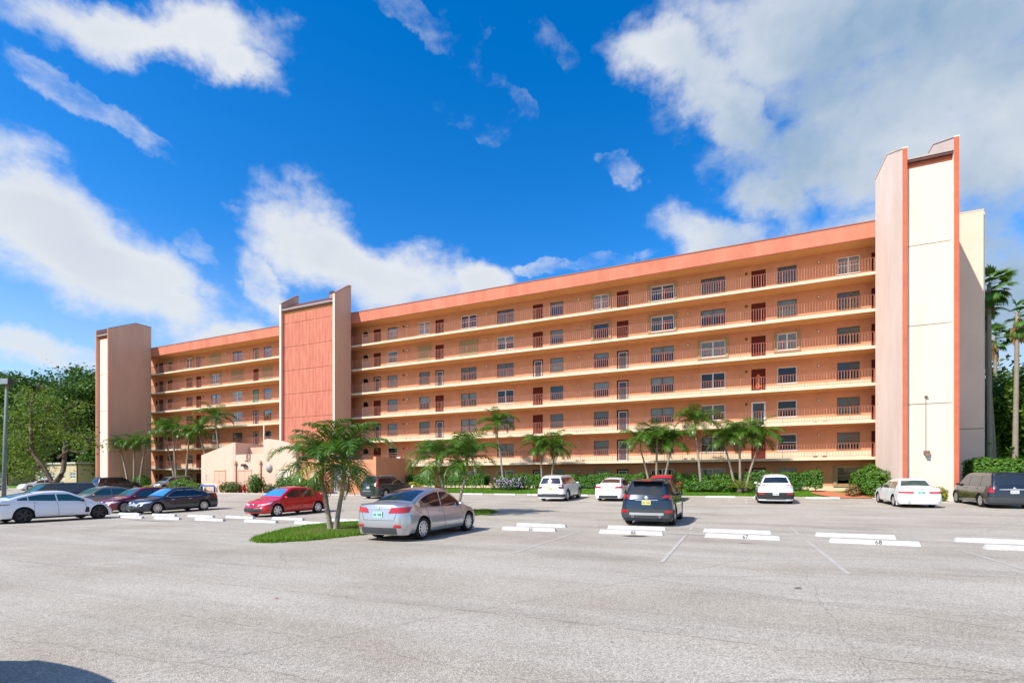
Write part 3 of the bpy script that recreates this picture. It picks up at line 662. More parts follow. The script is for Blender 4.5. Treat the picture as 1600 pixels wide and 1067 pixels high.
def etext(b_, s, x, z, y=yF+.04): text(b_, s, 'lettering', M_text, E0, (x+45, y-37, z), (pi/2, 0, 0), .015, .004 if s > .4 else 0)
etext('83', .72, -46.1, 3.82); etext('14671', .36, -46.2, 3.42)
m = MB(); m.box(-46.9, -46.45, yF-.25, yF+.04, 2.85, 3.1); m.box(-46.5, -46.2, yF-.18, yF+.04, 2.78, 2.95); ep(m, 'flood_light', M_gry)
m = MB(); m.lathe([(0, -.3), (.25, -.26), (.42, -.1), (.45, 0)], 16, 'y', (-43.0, yF, 2.65)); ep(m, 'alarm_bell', M_grp, smooth=True)
m = MB(); m.box(-52.8, -52.55, yF-.02, yF-.001, 1.75, 2.05); m.box(-52.78, -52.57, yF-.02, yF-.001, 1.4, 1.6); ep(m, 'notice_plate', M_grp)
# peach wall with the white arched gate to the right of it
G0 = thing('gate_wall', 'peach garden wall with an arched opening and white metal gate beside the entrance building', 'wall', (-34, 36.5, 0), world=True)
def gp(mb, name, mats): return mb.build(name, mats, G0)
ya = 36.3; a0, a1, zc = -35.2, -32.9, 2.1
m = MB(); m.box(-39.25, a0, ya, ya+.3, -.1, 3.3); m.box(a1, -30.0, ya, ya+.3, -.1, 3.3)
arc = [(a0+(a1-a0)*(.5-.5*cos(pi*i/12)), zc+.95*sin(pi*i/12)) for i in range(13)]
for (p, q) in zip(arc[:-1], arc[1:]): m.prism([p, q, (q[0], 3.3), (p[0], 3.3)], 'y', ya, ya+.3)
gp(m, 'wall', M_wall)
m = MB(); m.box(-30.0, -29.7, ya-.05, ya+5.4, -.1, 3.55); gp(m, 'side_wall', M_wall)
m = MB(); m.box(a0, a1, ya+.6, ya+.7, 1.35, 3.1); m.box(a0, a1, ya+.6, ya+.7, -.1, .3); gp(m, 'gate_screen', M_white)
m = MB()
for i in range(12):
    u = a0+.05+(a1-a0-.1)*i/11; m.box(u-.02, u+.02, ya+.3, ya+.34, .25, 1.35)
m.box(a0, a1, ya+.3, ya+.34, .3, .35); m.box(a0, a1, ya+.3, ya+.34, 1.3, 1.36); gp(m, 'gate', M_white)

# ------------------------------------------------------------------ wheel stops
def stop_mesh(L=1.95):
    m = MB(); h, wb_, wt = .115, .17, .11
    pts = [(-wb_/2, 0), (-wt/2, h), (wt/2, h), (wb_/2, 0)]
    i = len(m.v); a, b = L/2, L/2-.09
    for x, s in ((-a, 1), (a, 1)):
        for (y, z) in pts: m.v.append((x if z == 0 else (x+.035 if x < 0 else x-.035), y, z))
    m.f += [(0, 1, 2, 3), (7, 6, 5, 4), (0, 4, 5, 1), (1, 5, 6, 2), (2, 6, 7, 3)]; m.m += [0]*5
    return m.mesh('wheel_stop', M_conc)
SM = stop_mesh()
def wstop(t, n, label, group, num=None, rz=0.0):
    o = link('wheel_stop', SM, None, (t, n, gz(t, n)-.006)); o.rotation_euler = (0, 0, rz)
    tag(o, label, 'wheel stop', group)
    if num:
        text(num, .15, 'stencil_number', M_blacktext, o, (.1, -.0725, .058), (radians(76), 0, 0), .002, .001)
    return o
rn = {-6.3: '65', -2.9: '66', .22: '67', 3.32: '68', 6.5: None}
nx = {-6.3: 'left of the one lettered 66', -2.9: 'in front of the dark blue crossover', .22: 'right of the dark blue crossover', 3.32: 'large at the right of the aisle', 6.5: 'cut by the right edge of the photo'}
for t, s in rn.items():
    lab = f'white concrete wheel stop stencilled {s}, {nx[t]}' if s else 'white wheel stop in the front line, cut by the right edge of the photo'
    wstop(t, 15.55, lab, 'front line of wheel stops', s, .01*random.uniform(-1, 1))
for t, l in ((-6.45, 'in open asphalt left of the navy crossover'), (-3.0, 'under the tail of the dark blue crossover'), (.1, 'between the navy crossover and the aisle line right of it'), (3.2, 'in open asphalt below the old white sedan'), (6.45, 'in the rear line, cut by the right edge')):
    wstop(t, 17.12, 'blank white wheel stop '+l, 'rear line of wheel stops', None, .01*random.uniform(-1, 1))
for i, (t, l) in enumerate(((-27.9, 'leftmost of the front line, before the charcoal sedan nose'), (-25.0, 'second of the left front line, right of the charcoal sedan'), (-21.9, 'before the red sedan, left of its nose'), (-18.6, 'between the red sedan and the grass island'), (-15.6, 'just behind the twin palm'), (-9.4, 'under the nose of the silver sedan'))):
    wstop(t, 15.15 if i < 5 else 15.6, 'white wheel stop '+l, 'front line of wheel stops')
for t, l in ((-31.0, 'against the nose of the charcoal sedan'), (-27.9, 'rear line, right of the charcoal sedan nose'), (-24.9, 'rear line, between charcoal and red sedans'), (-22.0, 'rear line, against the red sedan nose'), (-18.8, 'rear line, right of the red sedan front wheel'), (-15.2, 'rear line, seen past the twin palm trunks'), (-10.4, 'rear line, beside the silver sedan bonnet')):
    wstop(t, 16.75 if t < -14 else 17.3, 'white wheel stop '+l, 'rear line of wheel stops')
for t, l in ((-20.4, 'at the lawn left of the white boxy crossover, farthest left'), (-17.4, 'at the lawn, nearest gap left of the white boxy crossover'), (-14.4, 'at the lawn directly left of the white boxy crossover'), (-11.2, 'at the lawn in front of the white boxy crossover'), (-7.6, 'at the lawn in front of the white sedan'), (-.8, 'at the lawn between dark blue and white crossovers'), (2.25, 'at the lawn before the white crossover'), (5.3, 'beside the terracotta path'), (12.6, 'at the bed before the dark minivan')):
    wstop(t, 37.6 if t < 10 else 37.9, 'white wheel stop '+l, 'wheel stops along the lawn')

# ------------------------------------------------------------------ vehicles
def crom(P, n):
    out = []
    Q = [P[0]]+P+[P[-1]]
    for i in range(1, len(Q)-2):
        for k in range(n):
            t = k/n; p0, p1, p2, p3 = Q[i-1:i+3]
            out.append(tuple(.5*((2*p1[j])+(-p0[j]+p2[j])*t+(2*p0[j]-5*p1[j]+4*p2[j]-p3[j])*t*t+(-p0[j]+3*p1[j]-3*p2[j]+p3[j])*t**3) for j in (0, 1)))
    out.append(P[-1]); return out
def lerp_tab(T, x):
    if x <= T[0][0]: return T[0][1]
    for (a, b), (c, d) in zip(T[:-1], T[1:]):
        if x <= c: 
            u = (x-a)/(c-a); return b+(d-b)*u
    return T[-1][1]
def wheel_meshes(r, wd, spokes, rimm, rr):
    t = MB(); t.lathe([(rr, -wd*.42), (rr+.03, -wd/2), (r-.03, -wd/2), (r, -wd*.36), (r, wd*.36), (r-.03, wd/2), (rr+.03, wd/2), (rr, wd*.42)], 26, 'y')
    a = t.mesh('wheel', M_tyre, True)
    m = MB(); m.lathe([(rr+.004, -wd*.44), (rr-.025, -wd*.47), (rr-.03, -wd*.2)], 26, 'y'); m.lathe([(0, -wd*.18), (rr-.03, -wd*.18)], 20, 'y', m=1); m.lathe([(0, -wd*.45), (.05, -wd*.44), (.07, -wd*.38), (.07, -wd*.2)], 12, 'y')
    for k in range(spokes):
        an = 2*pi*k/spokes; ca, sa = cos(an), sin(an); w0, w1 = .032, .022 if spokes > 7 else .045
        if spokes <= 6: w0 = .05
        P = []
        for (rad, ww) in ((.05, w0), (rr-.02, w1)):
            for s in (-1, 1):
                for yy in (-wd*.45 if rad < .1 else -wd*.46, -wd*.3): P.append((rad*ca-s*ww*sa, yy, rad*sa+s*ww*ca))
        i = len(m.v); m.v += P
        for f in ((0, 4, 6, 2), (1, 3, 7, 5), (0, 1, 5, 4), (2, 6, 7, 3), (4, 5, 7, 6)): m.f.append(tuple(i+q for q in f)); m.m.append(0)
    b = m.mesh('rim', [rimm, M_blk]); return a, b
WC = {}
def paint(name, col, metal=.0, rough=.28):
    return mat('paint_'+name, col, rough, .5, metal=metal, coat=1.0)
def car(label, cat, sp, t, n_rear, heading, name='parked_car', group='cars parked in the lot', nudge=0, rot=0):
    """sp: dimensions and profiles, x forward from the car centre. heading +1 nose towards the building, -1 away."""
    L, W, H = sp['L'], sp['W'], sp['H']; a, b = L/2, W/2; r = sp.get('r', .33)
    wb = sp['wb']; xr = -a+sp['ro']; xf = xr+wb
    body_m = sp['paint']
    rear_axle_to_center = -xr
    ny = n_rear + heading*rear_axle_to_center
    rz = (pi/2 if heading > 0 else -pi/2)+rot
    z0 = gz(t, n_rear); z1 = gz(t, n_rear+heading*wb)
    T = thing(name, label, cat, (t, ny, (z0+z1)/2), rz, group)
    T.rotation_euler = (0, -atan2(z1-z0, wb), rz)
    # outline (y>=0), rear centre to front centre
    rx, ry, fx, fy = sp.get('corn', (.30, .34, .62, .48)); bow_r, bow_f = .05, .12
    O = []
    for i in range(6): y = (b-ry)*i/6; O.append((-a+bow_r*(y/(b-ry))**2, y))
    for i in range(9): an = pi/2*i/8; O.append((-a+bow_r+rx-rx*cos(an), b-ry+ry*sin(an)))
    x0, x1 = -a+bow_r+rx, a-bow_f-fx
    for i in range(1, 72): O.append((x0+(x1-x0)*i/72, b))
    for i in range(11): an = pi/2*i/10; O.append((x1+fx*sin(an), b-fy+fy*cos(an)))
    for i in range(1, 7): y = (b-fy)*(1-i/6); O.append((a-bow_f*(y/(b-fy))**2, y))
    s_ = [0]
    for p, q in zip(O[:-1], O[1:]): s_.append(s_[-1]+sqrt((p[0]-q[0])**2+(p[1]-q[1])**2))
    ST = s_[-1]
    def atS(s):
        s = min(max(s, 0), ST-1e-6); lo = 0
        for i in range(len(s_)-1):
            if s_[i+1] >= s: lo = i; break
        u = (s-s_[lo])/(s_[lo+1]-s_[lo]); p, q = O[lo], O[lo+1]
        d = Vector((q[0]-p[0], q[1]-p[1])).normalized(); N = (-d.y, d.x)   # outward
        return p[0]+(q[0]-p[0])*u, p[1]+(q[1]-p[1])*u, N
    zsT = sp['deck']; zs = lambda x: lerp_tab(zsT, x)
    zbase = sp.get('zb', .2); R = r+.055
    er, ef = sp.get('er', .10), sp.get('ef', .22)
    def surf(side, s, z, off=0):
        x, y, N = atS(s); zt = zs(x); zb_ = .18
        u = min(max((z-zb_)/(zt-zb_), 0), 1)
        sd = .05*max(0, 1-u/.3)**2+.10*max(0, (u-.62)/.38)**1.6+.012*cos(u*9)
        e = (er*max(0, (u-.5)/.5)**1.3 if x < 0 else ef*max(0, (u-.45)/.55)**1.6)+.07*max(0, 1-u/.35)**2
        return ((x-N[0]*e*1.0 if True else x)+N[0]*off, side*(y-N[1]*sd*(1 if abs(N[0]) < .98 else 0)+N[1]*off), z)
    # body shell
    mb = MB(); NV = 9
    def zb_at(s):
        x, y, N = atS(s); z = zbase+ (.03 if abs(N[0]) < .3 else 0)
        if N[1] > .6:
            for xw in (xr, xf):
                dx = x-xw
                if abs(dx) < R: z = max(z, r+sqrt(R*R-dx*dx))
        return z
    for side in (1, -1):
        rows = []
        for i, s in enumerate(s_):
            zb_ = zb_at(s); zt = zs(O[i][0]); rows.append([surf(side, s, zb_+(zt-zb_)*k/NV) for k in range(NV+1)])
        mb.grid(rows if side < 0 else rows[::-1])
        ar = []
        for i, s in enumerate(s_):
            if atS(s)[2][1] > .6:
                p = surf(side, s, zb_at(s)); ar.append([p, (p[0], side*(abs(p[1])-.20), p[2]+.005)])
        if ar: mb.grid(ar, m=1)
    rows = []
    for i, s in enumerate(s_):
        p = surf(1, s, zs(O[i][0])); yw = p[1]; cr = .055 if True else 0
        rows.append([(p[0]-(.0), yw*(1-2*k/10), p[2]+cr*min(1, yw/.5)*(1-(1-2*k/10)**2)) for k in range(11)])
    mb.grid(rows[::-1])
    body = mb.build('body', [body_m, M_blk], T, True)
    m = MB(); m.box(-a+.25, a-.3, -(b-.21), b-.21, .17, .55); m.box(xr-.55, xr+.55, -(b-.23), b-.23, .17, .68); m.box(xf-.5, xf+.5, -(b-.23), b-.23, .17, .64); m.build('underbody', M_blk, T)
    # greenhouse
    G = crom(sp['roof'], 9); belt = sp['belt']; wr = sp.get('wr', .57)
    nG = len(G); nor = []
    for i in range(nG):
        p, q = G[max(i-1, 0)], G[min(i+1, nG-1)]; d = Vector((q[0]-p[0], q[1]-p[1])).normalized(); nor.append((-d.y, d.x))
    yw = lambda z: (b-.13)+(wr-(b-.13))*min(1, max(0, (z-belt)/(H-belt)))
    I = [(G[i][0]-nor[i][0]*.05, G[i][1]-nor[i][1]*.05) for i in range(nG)]
    mb = MB()
    for side in (1, -1):
        rows = []
        for i in range(nG):
            x, z = I[i]; zb_ = min(z, zs(x)-.03); rows.append([(x, side*yw(zb_+(z-zb_)*k/4), zb_+(z-zb_)*k/4) for k in range(5)])
        mb.grid(rows if side < 0 else rows[::-1])
    def cross(i, off=0, nseg=8, ins=None):
        x, z = G[i]; nx_, nz_ = nor[i]; y0 = yw(z); pts = []
        if ins is None:
            prof = [(y0, -.05), (y0-.022, -.018), (y0-.06, .0)]; inner = y0-.06
        else: prof = []; inner = y0-ins
        ks = [inner*(1-2*k/nseg) for k in range(nseg+1)]
        f = lambda y: .045*(1-(y/(y0))**2)
        P = [(y, o) for y, o in prof[:-1]]+[(y, f(y)) for y in ks]+[(-y, o) for y, o in prof[:-1]][::-1] if prof else [(y, f(y)) for y in ks]
        return [(x+nx_*(o+off), y, z+nz_*(o+off)) for y, o in P]
    mb.grid([cross(i) for i in range(nG)])
    mb.build('roof', sp.get('roofpaint', body_m), T, True)
    # glass: the roof list runs rear base -> front base, gR and gF are index ranges along it
    def zrange(lo, hi, front):
        idx = [i for i in range(nG) if lo <= G[i][1] <= hi and ((G[i][0] > sp['xmid']) == front)]
        return idx
    glass = sp.get('glass', M_cg)
    for front, nm in ((True, 'windshield'), (False, 'rear_window')):
        lo, hi = sp['gf'] if front else sp['gr']; idx = zrange(lo, hi, front)
        if len(idx) < 2: continue
        m = MB(); m.grid([cross(i, .006, 8, .085) for i in idx]); m.build(nm, sp.get('wsglass', glass) if front else glass, T, True)
    def topz(x):
        best = None
        for p, q in zip(I[:-1], I[1:]):
            if min(p[0], q[0]) <= x <= max(p[0], q[0]) and abs(p[0]-q[0]) > 1e-6:
                z = p[1]+(q[1]-p[1])*(x-p[0])/(q[0]-p[0]); best = z if best is None else max(best, z)
        return best if best is not None else belt
    for side in (1, -1):
        for (u0, u1) in sp['side']:
            m = MB(); rows = []; trim = []
            for k in range(15):
                x = u0+(u1-u0)*k/14; zb_ = zs(x)+.012; zt = max(zb_+.004, min(topz(x)-.045, H-.13)); rows.append([(x, side*(yw(zb_+(zt-zb_)*j/4)+.007), zb_+(zt-zb_)*j/4) for j in range(5)])
                trim.append([(x, side*(yw(zb_)+.012), zb_-.016), (x, side*(yw(zb_)+.013), zb_+.004)])
            m.grid(rows); m.build('side_window', glass, T, True)
            if sp.get('chrome'):
                c = MB(); c.grid(trim); tp = [[(rw[-1][0], rw[-1][1]*1.002, rw[-1][2]-.004), (rw[-1][0], rw[-1][1]*1.002, rw[-1][2]+.018)] for rw in rows]; c.grid(tp); c.build('window_trim', M_silv, T)
    # patches on the shell: side, s at the four corners
    def patch(name, mt, side, c, off=.012, nu=16, nv=4, parent=T):
        (s0, z0_), (s1, z1_), (s2, z2_), (s3, z3_) = c; rows = []
        for i in range(nu+1):
            u = i/nu; row = []
            for j in range(nv+1):
                v = j/nv; s = (s0*(1-u)+s1*u)*(1-v)+(s3*(1-u)+s2*u)*v; z = (z0_*(1-u)+z1_*u)*(1-v)+(z3_*(1-u)+z2_*u)*v
                row.append(surf(side, s, z, off))
            rows.append(row)
        m = MB(); m.grid(rows); return m.build(name, mt, parent, True)
    def band(name, mt, s0, s1, z0_, z1_, off=.008, both=True):
        m = MB()
        for side in (1, -1):
            m.grid([[surf(side, s0+(s1-s0)*i/22, z0_+(z1_-z0_)*j/3, off) for j in range(4)] for i in range(23)])
        return m.build(name, mt, T, True)
    def sx(x):    # arc position of a length station on the side
        for i in range(len(O)-1):
            if O[i][0] <= x <= O[i+1][0] and O[i][1] > b*.7: return s_[i]+(x-O[i][0])/(O[i+1][0]-O[i][0])*(s_[i+1]-s_[i])
        return 0
    env = dict(patch=patch, band=band, surf=surf, ST=ST, T=T, a=a, b=b, xr=xr, xf=xf, zs=zs, sx=sx, H=H, yw=yw, r=r, G=G, R=R)
    sp['details'](env)
    # door gaps and handles
    for side in (1, -1):
        m = MB()
        for x, x2 in sp['doors']:
            zt = zs(x)-.005; m.grid([[surf(side, sx(x+(x2-x)*(1-j/8))-.006, .30+(zt-.30)*j/8, .003) for j in range(9)], [surf(side, sx(x+(x2-x)*(1-j/8))+.006, .30+(zt-.30)*j/8, .003) for j in range(9)]])
        m.build('door_gap', M_blk, T)
        for x in sp['handles']:
            m = MB(); p = surf(side, sx(x), zs(x)-.13, .02); m.box(p[0]-.09, p[0]+.09, min(p[1], p[1]-side*.03), max(p[1], p[1]-side*.03), p[2]-.014, p[2]+.014); m.build('door_handle', sp.get('hm', body_m), T)
        xm = sp['mirror']; p = surf(side, sx(xm), zs(xm)-.02); m = MB()
        m.lathe([(0, -.085), (.045, -.08), (.065, -.03), (.06, .04), (.04, .08), (0, .085)], 10, 'y', (xm, side*(abs(p[1])+.06), p[2]+.07)); m.tube([(xm+.03, side*(abs(p[1])-.05), p[2]+.0), (xm, side*(abs(p[1])+.06), p[2]+.05)], .028, 6); m.build('door_mirror', sp.get('mm', body_m), T, True)
    key = (round(r, 3), sp['spokes'], sp['rimm'].name)
    if key not in WC: WC[key] = wheel_meshes(r, .225, sp['spokes'], sp['rimm'], r*sp.get('rimr', .68))
    for x in (xr, xf):
        for side in (-1, 1):
            o = link('wheel', WC[key][0], T, (x, side*(b-.125), r)); o.rotation_euler = (0, random.uniform(0, 1) if True else 0, 0 if side < 0 else pi)
            link('rim', WC[key][1], o)
    return T
def lights(env, tail, head, tm=M_tail, hm=M_head):
    p = env['patch']; ST = env['ST']
    for side in (1, -1):
        for c in tail: p('tail_light', tm, side, c)
        for c in head: p('headlight', hm, side, [(ST-s, z) for s, z in c])
def plate(env, z, mt, front=False, w_=.155, h_=.075, label=None, surr=None):
    s = env['surf'](1, 0 if not front else env['ST'], z); sg = -1 if not front else 1
    m = MB(); x = s[0]+sg*.02; m.box(min(x, x-sg*.03), max(x, x-sg*.03), -w_, w_, z-h_, z+h_); P = m.build('license_plate', mt, env['T'])
    m = MB()
    for i in range(6):
        if i == 3: continue
        y = -w_*.72+2*w_*.72*i/5.; m.box(min(x, x+sg*.004), max(x, x+sg*.004), y-.014, y+.014, z-.035, z+.03)
    m.build('plate_character', PL_INK, P)
PL_INK = mat('plate_ink', (.05, .16, .10), .6, .2)
PL_W = mat('plate_white', (.70, .74, .70), .5, .3); PL_T = mat('plate_teal', (.35, .62, .52), .5, .3); PL_Y = mat('plate_yellow', (.72, .60, .18), .5, .3)
def emblem(env, z, front=False, r=.055):
    s = env['surf'](1, 0 if not front else env['ST'], z); sg = -1 if not front else 1
    m = MB(); m.lathe([(0, sg*.02), (r*.55, sg*.022), (r, sg*.012), (r, -sg*.02)], 14, 'x', (s[0], 0, z)); m.build('emblem', M_silv, env['T'], True)
def exhaust(env, ys, z=.33):
    for y in ys:
        m = MB(); s = env['surf'](1, abs(y), z); m.lathe([(.045, .06), (.048, -.05), (.035, -.05), (.03, .02)], 12, 'x', (s[0]+.02, y, z)); m.build('exhaust', M_silv, env['T'])

def prof_sedan(L, H, belt, hood, trunk, ra, rb, rc, rd, fb, front_lift=0):
    """ra rear glass base x, rb rear roof x, rc front roof x, rd cowl x"""
    a = L/2
    deck = [(-a, trunk-.05), (-a+.15, trunk), (ra, trunk+.02), (ra+.35, belt), (rd-.6, belt-.02), (rd, hood+.06), (a-.9, hood-.0), (a-.35, hood-.10), (a, hood-.24)]
    roof = [(ra, trunk-.0), (ra+(rb-ra)*.5, trunk+(H-trunk)*.60), (rb, H-.03), ((rb+rc)/2+.0, H+.0), (rc, H-.045), (rc+(rd-rc)*.5, hood+(H-hood)*.56), (rd, hood+.03)]
    return deck, roof

def sp_base(**k):
    d = dict(spokes=5, rimm=M_rim, r=.33, handles=[], doors=[], mirror=.9, xmid=0, gf=(.98, 1.36), gr=(1.05, 1.35)); d.update(k); return d
def det_sedan(tailc, headc, platem, plz, extra=None, frontgrille=None, reargrey=None, exh=(), emb=True):
    def f(e):
        lights(e, tailc, headc)
        plate(e, plz, platem)
        if emb: emblem(e, plz+.17)
        if exh: exhaust(e, exh)
        if frontgrille: frontgrille(e)
        if reargrey: reargrey(e)
        if extra: extra(e)
    return f

# silver sedan
P_silver = paint('silver', (.50, .51, .53), .75, .28)
dk, rf = prof_sedan(4.63, 1.47, .93, .86, 1.03, -1.72, -.52, .28, 1.20, 0)
def silver_extra(e):
    p = e['patch']; ST = e['ST']; b_ = e['b']
    e['band']('chrome_strip', M_silv, 0, .42, .925, .955, .012)
    m = MB()
    for sd in (1, -1): m.grid([[e['surf'](sd, (b_-.28)*i/8, .22+(.40-.22)*j/3, .010) for j in range(4)] for i in range(9)])
    m.build('diffuser', M_gry, e['T'], True)
    for sd in (1, -1): p('rear_reflector', M_tail, sd, [(.50, .42), (.74, .40), (.72, .48), (.55, .49)])
    # trunk lid gap
    m = MB()
    for sd in (1, -1):
        m.grid([[e['surf'](sd, s, .60, .004), e['surf'](sd, s, .61, .004)] for s in [i*.52/8 for i in range(9)]])
        m.grid([[e['surf'](sd, .52+(.60-.52)*i/6-.004, .60+.22*i/6, .004), e['surf'](sd, .52+(.60-.52)*i/6+.006, .60+.22*i/6, .004)] for i in range(7)])
    m.build('trunk_gap', M_blk, e['T'])
    m = MB(); m.prism([(-.62, 1.50), (-.70, 1.50), (-.66, 1.57)], 'y', -.02, .02); m.build('antenna', P_silver, e['T'])
silver = sp_base(L=4.63, W=1.76, H=1.49, wb=2.70, ro=1.0, deck=dk, roof=rf, belt=.95, paint=P_silver, xmid=-.2, r=.325, spokes=10, rimm=M_rim, gf=(.98, 1.40), gr=(1.10, 1.40), side=[(-1.32, -.24), (-.17, .98)], doors=[(-.22, -.17), (.88, .98), (-1.10, -.98)], handles=[-.35, .62-.9+.95], mirror=.82, chrome=False,
   er=.06, details=det_sedan([[(.34, .80), (.98, .82), (1.20, .99), (.42, .95)]], [[(.25, .58), (1.15, .66), (1.25, .74), (.30, .66)]], PL_T, .76, silver_extra))
silver['handles'] = [-.38, .62]
car('silver grey sedan parked nose-in beside the near grass island, rear lamps towards the camera', 'car', silver, -9.05, 12.1, 1)

# red compact sedan
P_red = paint('red', (.56, .003, .010), .0, .2)
dk, rf = prof_sedan(4.64, 1.455, .95, .83, 1.06, -1.72, -.85, .25, 1.20, 0)
def grille_gaping(e, z0=.28, z1=.47, hw=.62, mt=M_blk, slit=True, chrome=False):
    e['patch']; m = MB(); ST = e['ST']
    for sd in (1, -1): m.grid([[e['surf'](sd, ST-hw*i/6, z0+(z1-z0)*j/3, .010) for j in range(4)] for i in range(7)])
    m.build('lower_grille', mt, e['T'], True)
    if slit:
        m = MB()
        for sd in (1, -1): m.grid([[e['surf'](sd, ST-hw*.8*i/6, .575+.015*i/6+.05*j/2, .010) for j in range(3)] for i in range(7)])
        m.build('upper_grille', M_silv if chrome else M_blk, e['T'], True)
    emblem(e, .62, True, .06)
    plate(e, .42, M_gry, True)
redsp = sp_base(L=4.64, W=1.775, H=1.455, wb=2.70, ro=1.0, deck=dk, roof=rf, belt=.95, paint=P_red, xmid=-.2, r=.32, spokes=6, rimm=M_rim, rimr=.70, gf=(.95, 1.37), gr=(1.10, 1.36), side=[(-1.15, -.25), (-.17, .95)], doors=[(-.22, -.17), (.9, 1.0), (-1.12, -.98)], handles=[-.42, .58], mirror=.86, wsglass=mat('windshield_painted_sky', (.05, .22, .50), .15, .8, coat=.6),  # reflected sky is painted into the windshield's base colour
   details=det_sedan([[(.5, .82), (.95, .84), (1.1, .98), (.55, .97)]], [[(.30, .56), (1.05, .66), (1.25, .77), (.36, .64)]], PL_W, .75, None, grille_gaping))
car('bright red compact sedan facing the camera aisle with a blue sky reflection painted into its windshield', 'car', redsp, -22.0, 20.9, -1)

# charcoal sedan
P_char = paint('charcoal', (.028, .036, .05), .35, .22)
dk, rf = prof_sedan(4.86, 1.47, .95, .85, 1.08, -1.75, -.82, .25, 1.20, 0)
def char_ex(e): e['band']('chrome_grille', M_silv, e['ST']-.42, e['ST'], .50, .62, .010)
charc = sp_base(L=4.86, W=1.83, H=1.47, wb=2.775, ro=1.10, deck=dk, roof=rf, belt=.96, paint=P_char, xmid=-.2, r=.33, spokes=10, rimm=M_rim, rimr=.70, chrome=True, hm=M_silv, gf=(.97, 1.38), gr=(1.12, 1.38), side=[(-1.25, -.28), (-.20, .98)], doors=[(-.25, -.20), (.92, 1.02), (-1.12, -1.0)], handles=[-.45, .58], mirror=.88, wsglass=mat('windshield_painted_sky', (.05, .22, .50), .15, .8, coat=.6),  # same windshield colour with the sky reflection painted in
   details=det_sedan([[(.45, .84), (1.15, .86), (1.30, 1.0), (.5, .97)]], [[(.32, .58), (1.15, .64), (1.35, .76), (.40, .68)]], PL_W, .75, char_ex, grille_gaping))
car('charcoal blue sedan with chrome window trim facing the aisle, beside the dark red sedan', 'car', charc, -31.35, 20.7, -1)
# dark red sedan
P_mar = paint('maroon', (.20, .010, .022), .3, .25)
mar = dict(charc); mar.update(paint=P_mar, chrome=False, hm=P_mar, spokes=10, mm=P_mar, wsglass=M_cgt, glass=M_cgt, details=det_sedan([[(.45, .84), (1.05, .86), (1.15, .98), (.5, .96)]], [[(.32, .56), (1.1, .62), (1.25, .72), (.40, .66)]], PL_W, .75, None, grille_gaping))
car('dark red sedan half hidden between the charcoal sedan and the white fastback', 'car', mar, -34.35, 20.6, -1)
# beige sedan
P_bei = paint('champagne', (.30, .255, .21), .5, .3)
bei = dict(charc); bei.update(paint=P_bei, hm=P_bei, chrome=False, wsglass=M_cgt, glass=M_cgt, details=mar['details'])
car('champagne beige sedan behind the white fastback, roof and side windows showing', 'car', bei, -40.0, 21.2, -1)

# white fastback (front left)
P_white = paint('white', (.80, .81, .83), 0, .22)
a = 4.83/2
dkw = [(-a, .90), (-a+.2, 1.0), (-1.9, 1.03), (-1.2, .99), (.6, .93), (1.15, .90), (a-.9, .84), (a-.35, .72), (a, .60)]
rfw = [(-1.98, 1.0), (-1.45, 1.19), (-.85, 1.33), (-.2, 1.395), (.35, 1.375), (.85, 1.17), (1.38, .92)]
def stg(e):
    ST = e['ST']; p = e['patch']
    for sd in (1, -1):
        p('side_vent', M_blk, sd, [(e['sx'](.93), .38), (e['sx'](1.12), .38), (e['sx'](1.13), .62), (e['sx'](1.0), .64)])
        p('side_marker_strip', M_rimd, sd, [(.55, .80), (1.35, .83), (1.35, .86), (.55, .83)])
        p('rear_vent', M_blk, sd, [(.72, .40), (1.0, .36), (.98, .42), (.80, .50)])
        p('sill_strip', M_blk, sd, [(e['sx'](-.95), .225), (e['sx'](1.1), .225), (e['sx'](1.1), .26), (e['sx'](-.95), .26)])
    e['band']('rear_diffuser', M_blk, 0, .75, .22, .38, .01)
    e['band']('front_intake', M_blk, ST-.6, ST, .28, .44, .01)
fast = sp_base(L=4.83, W=1.87, H=1.40, wb=2.905, ro=1.08, deck=dkw, roof=rfw, belt=.95, paint=P_white, xmid=-.1, r=.34, spokes=5, rimm=M_rimd, rimr=.76, gf=(.98, 1.32), gr=(1.08, 1.33), side=[(-1.52, -1.16), (-1.12, -.12), (-.06, .98)], doors=[(-.12, -.08), (.95, 1.06), (-.95, -1.0)], handles=[-.32, .60-.0], mirror=.86, mm=M_blk, glass=M_cgt,
   details=det_sedan([[(.30, .78), (1.0, .80), (1.05, .88), (.32, .86)]], [[(.35, .56), (1.0, .60), (1.2, .70), (.42, .63)]], PL_W, .6, stg))
fast['handles'] = [-.95, .28]
car('white fastback sedan with black wheels, nearest car at the left edge', 'car', fast, -29.95, 11.42, 1)
cal = None
# dark coupe behind it, cut by the left edge
P_blk = paint('black', (.010, .012, .014), .2, .2)
cp = dict(fast); cp.update(paint=P_blk, glass=M_cgt, H=1.30, details=det_sedan([[(.45, .78), (1.0, .80), (1.05, .9), (.5, .88)]], [[(.32, .56), (1.1, .62), (1.25, .72), (.40, .66)]], PL_W, .6))
car('black low car with teal glass at the left edge beyond the white fastback', 'car', cp, -37.3, 10.6, 1)

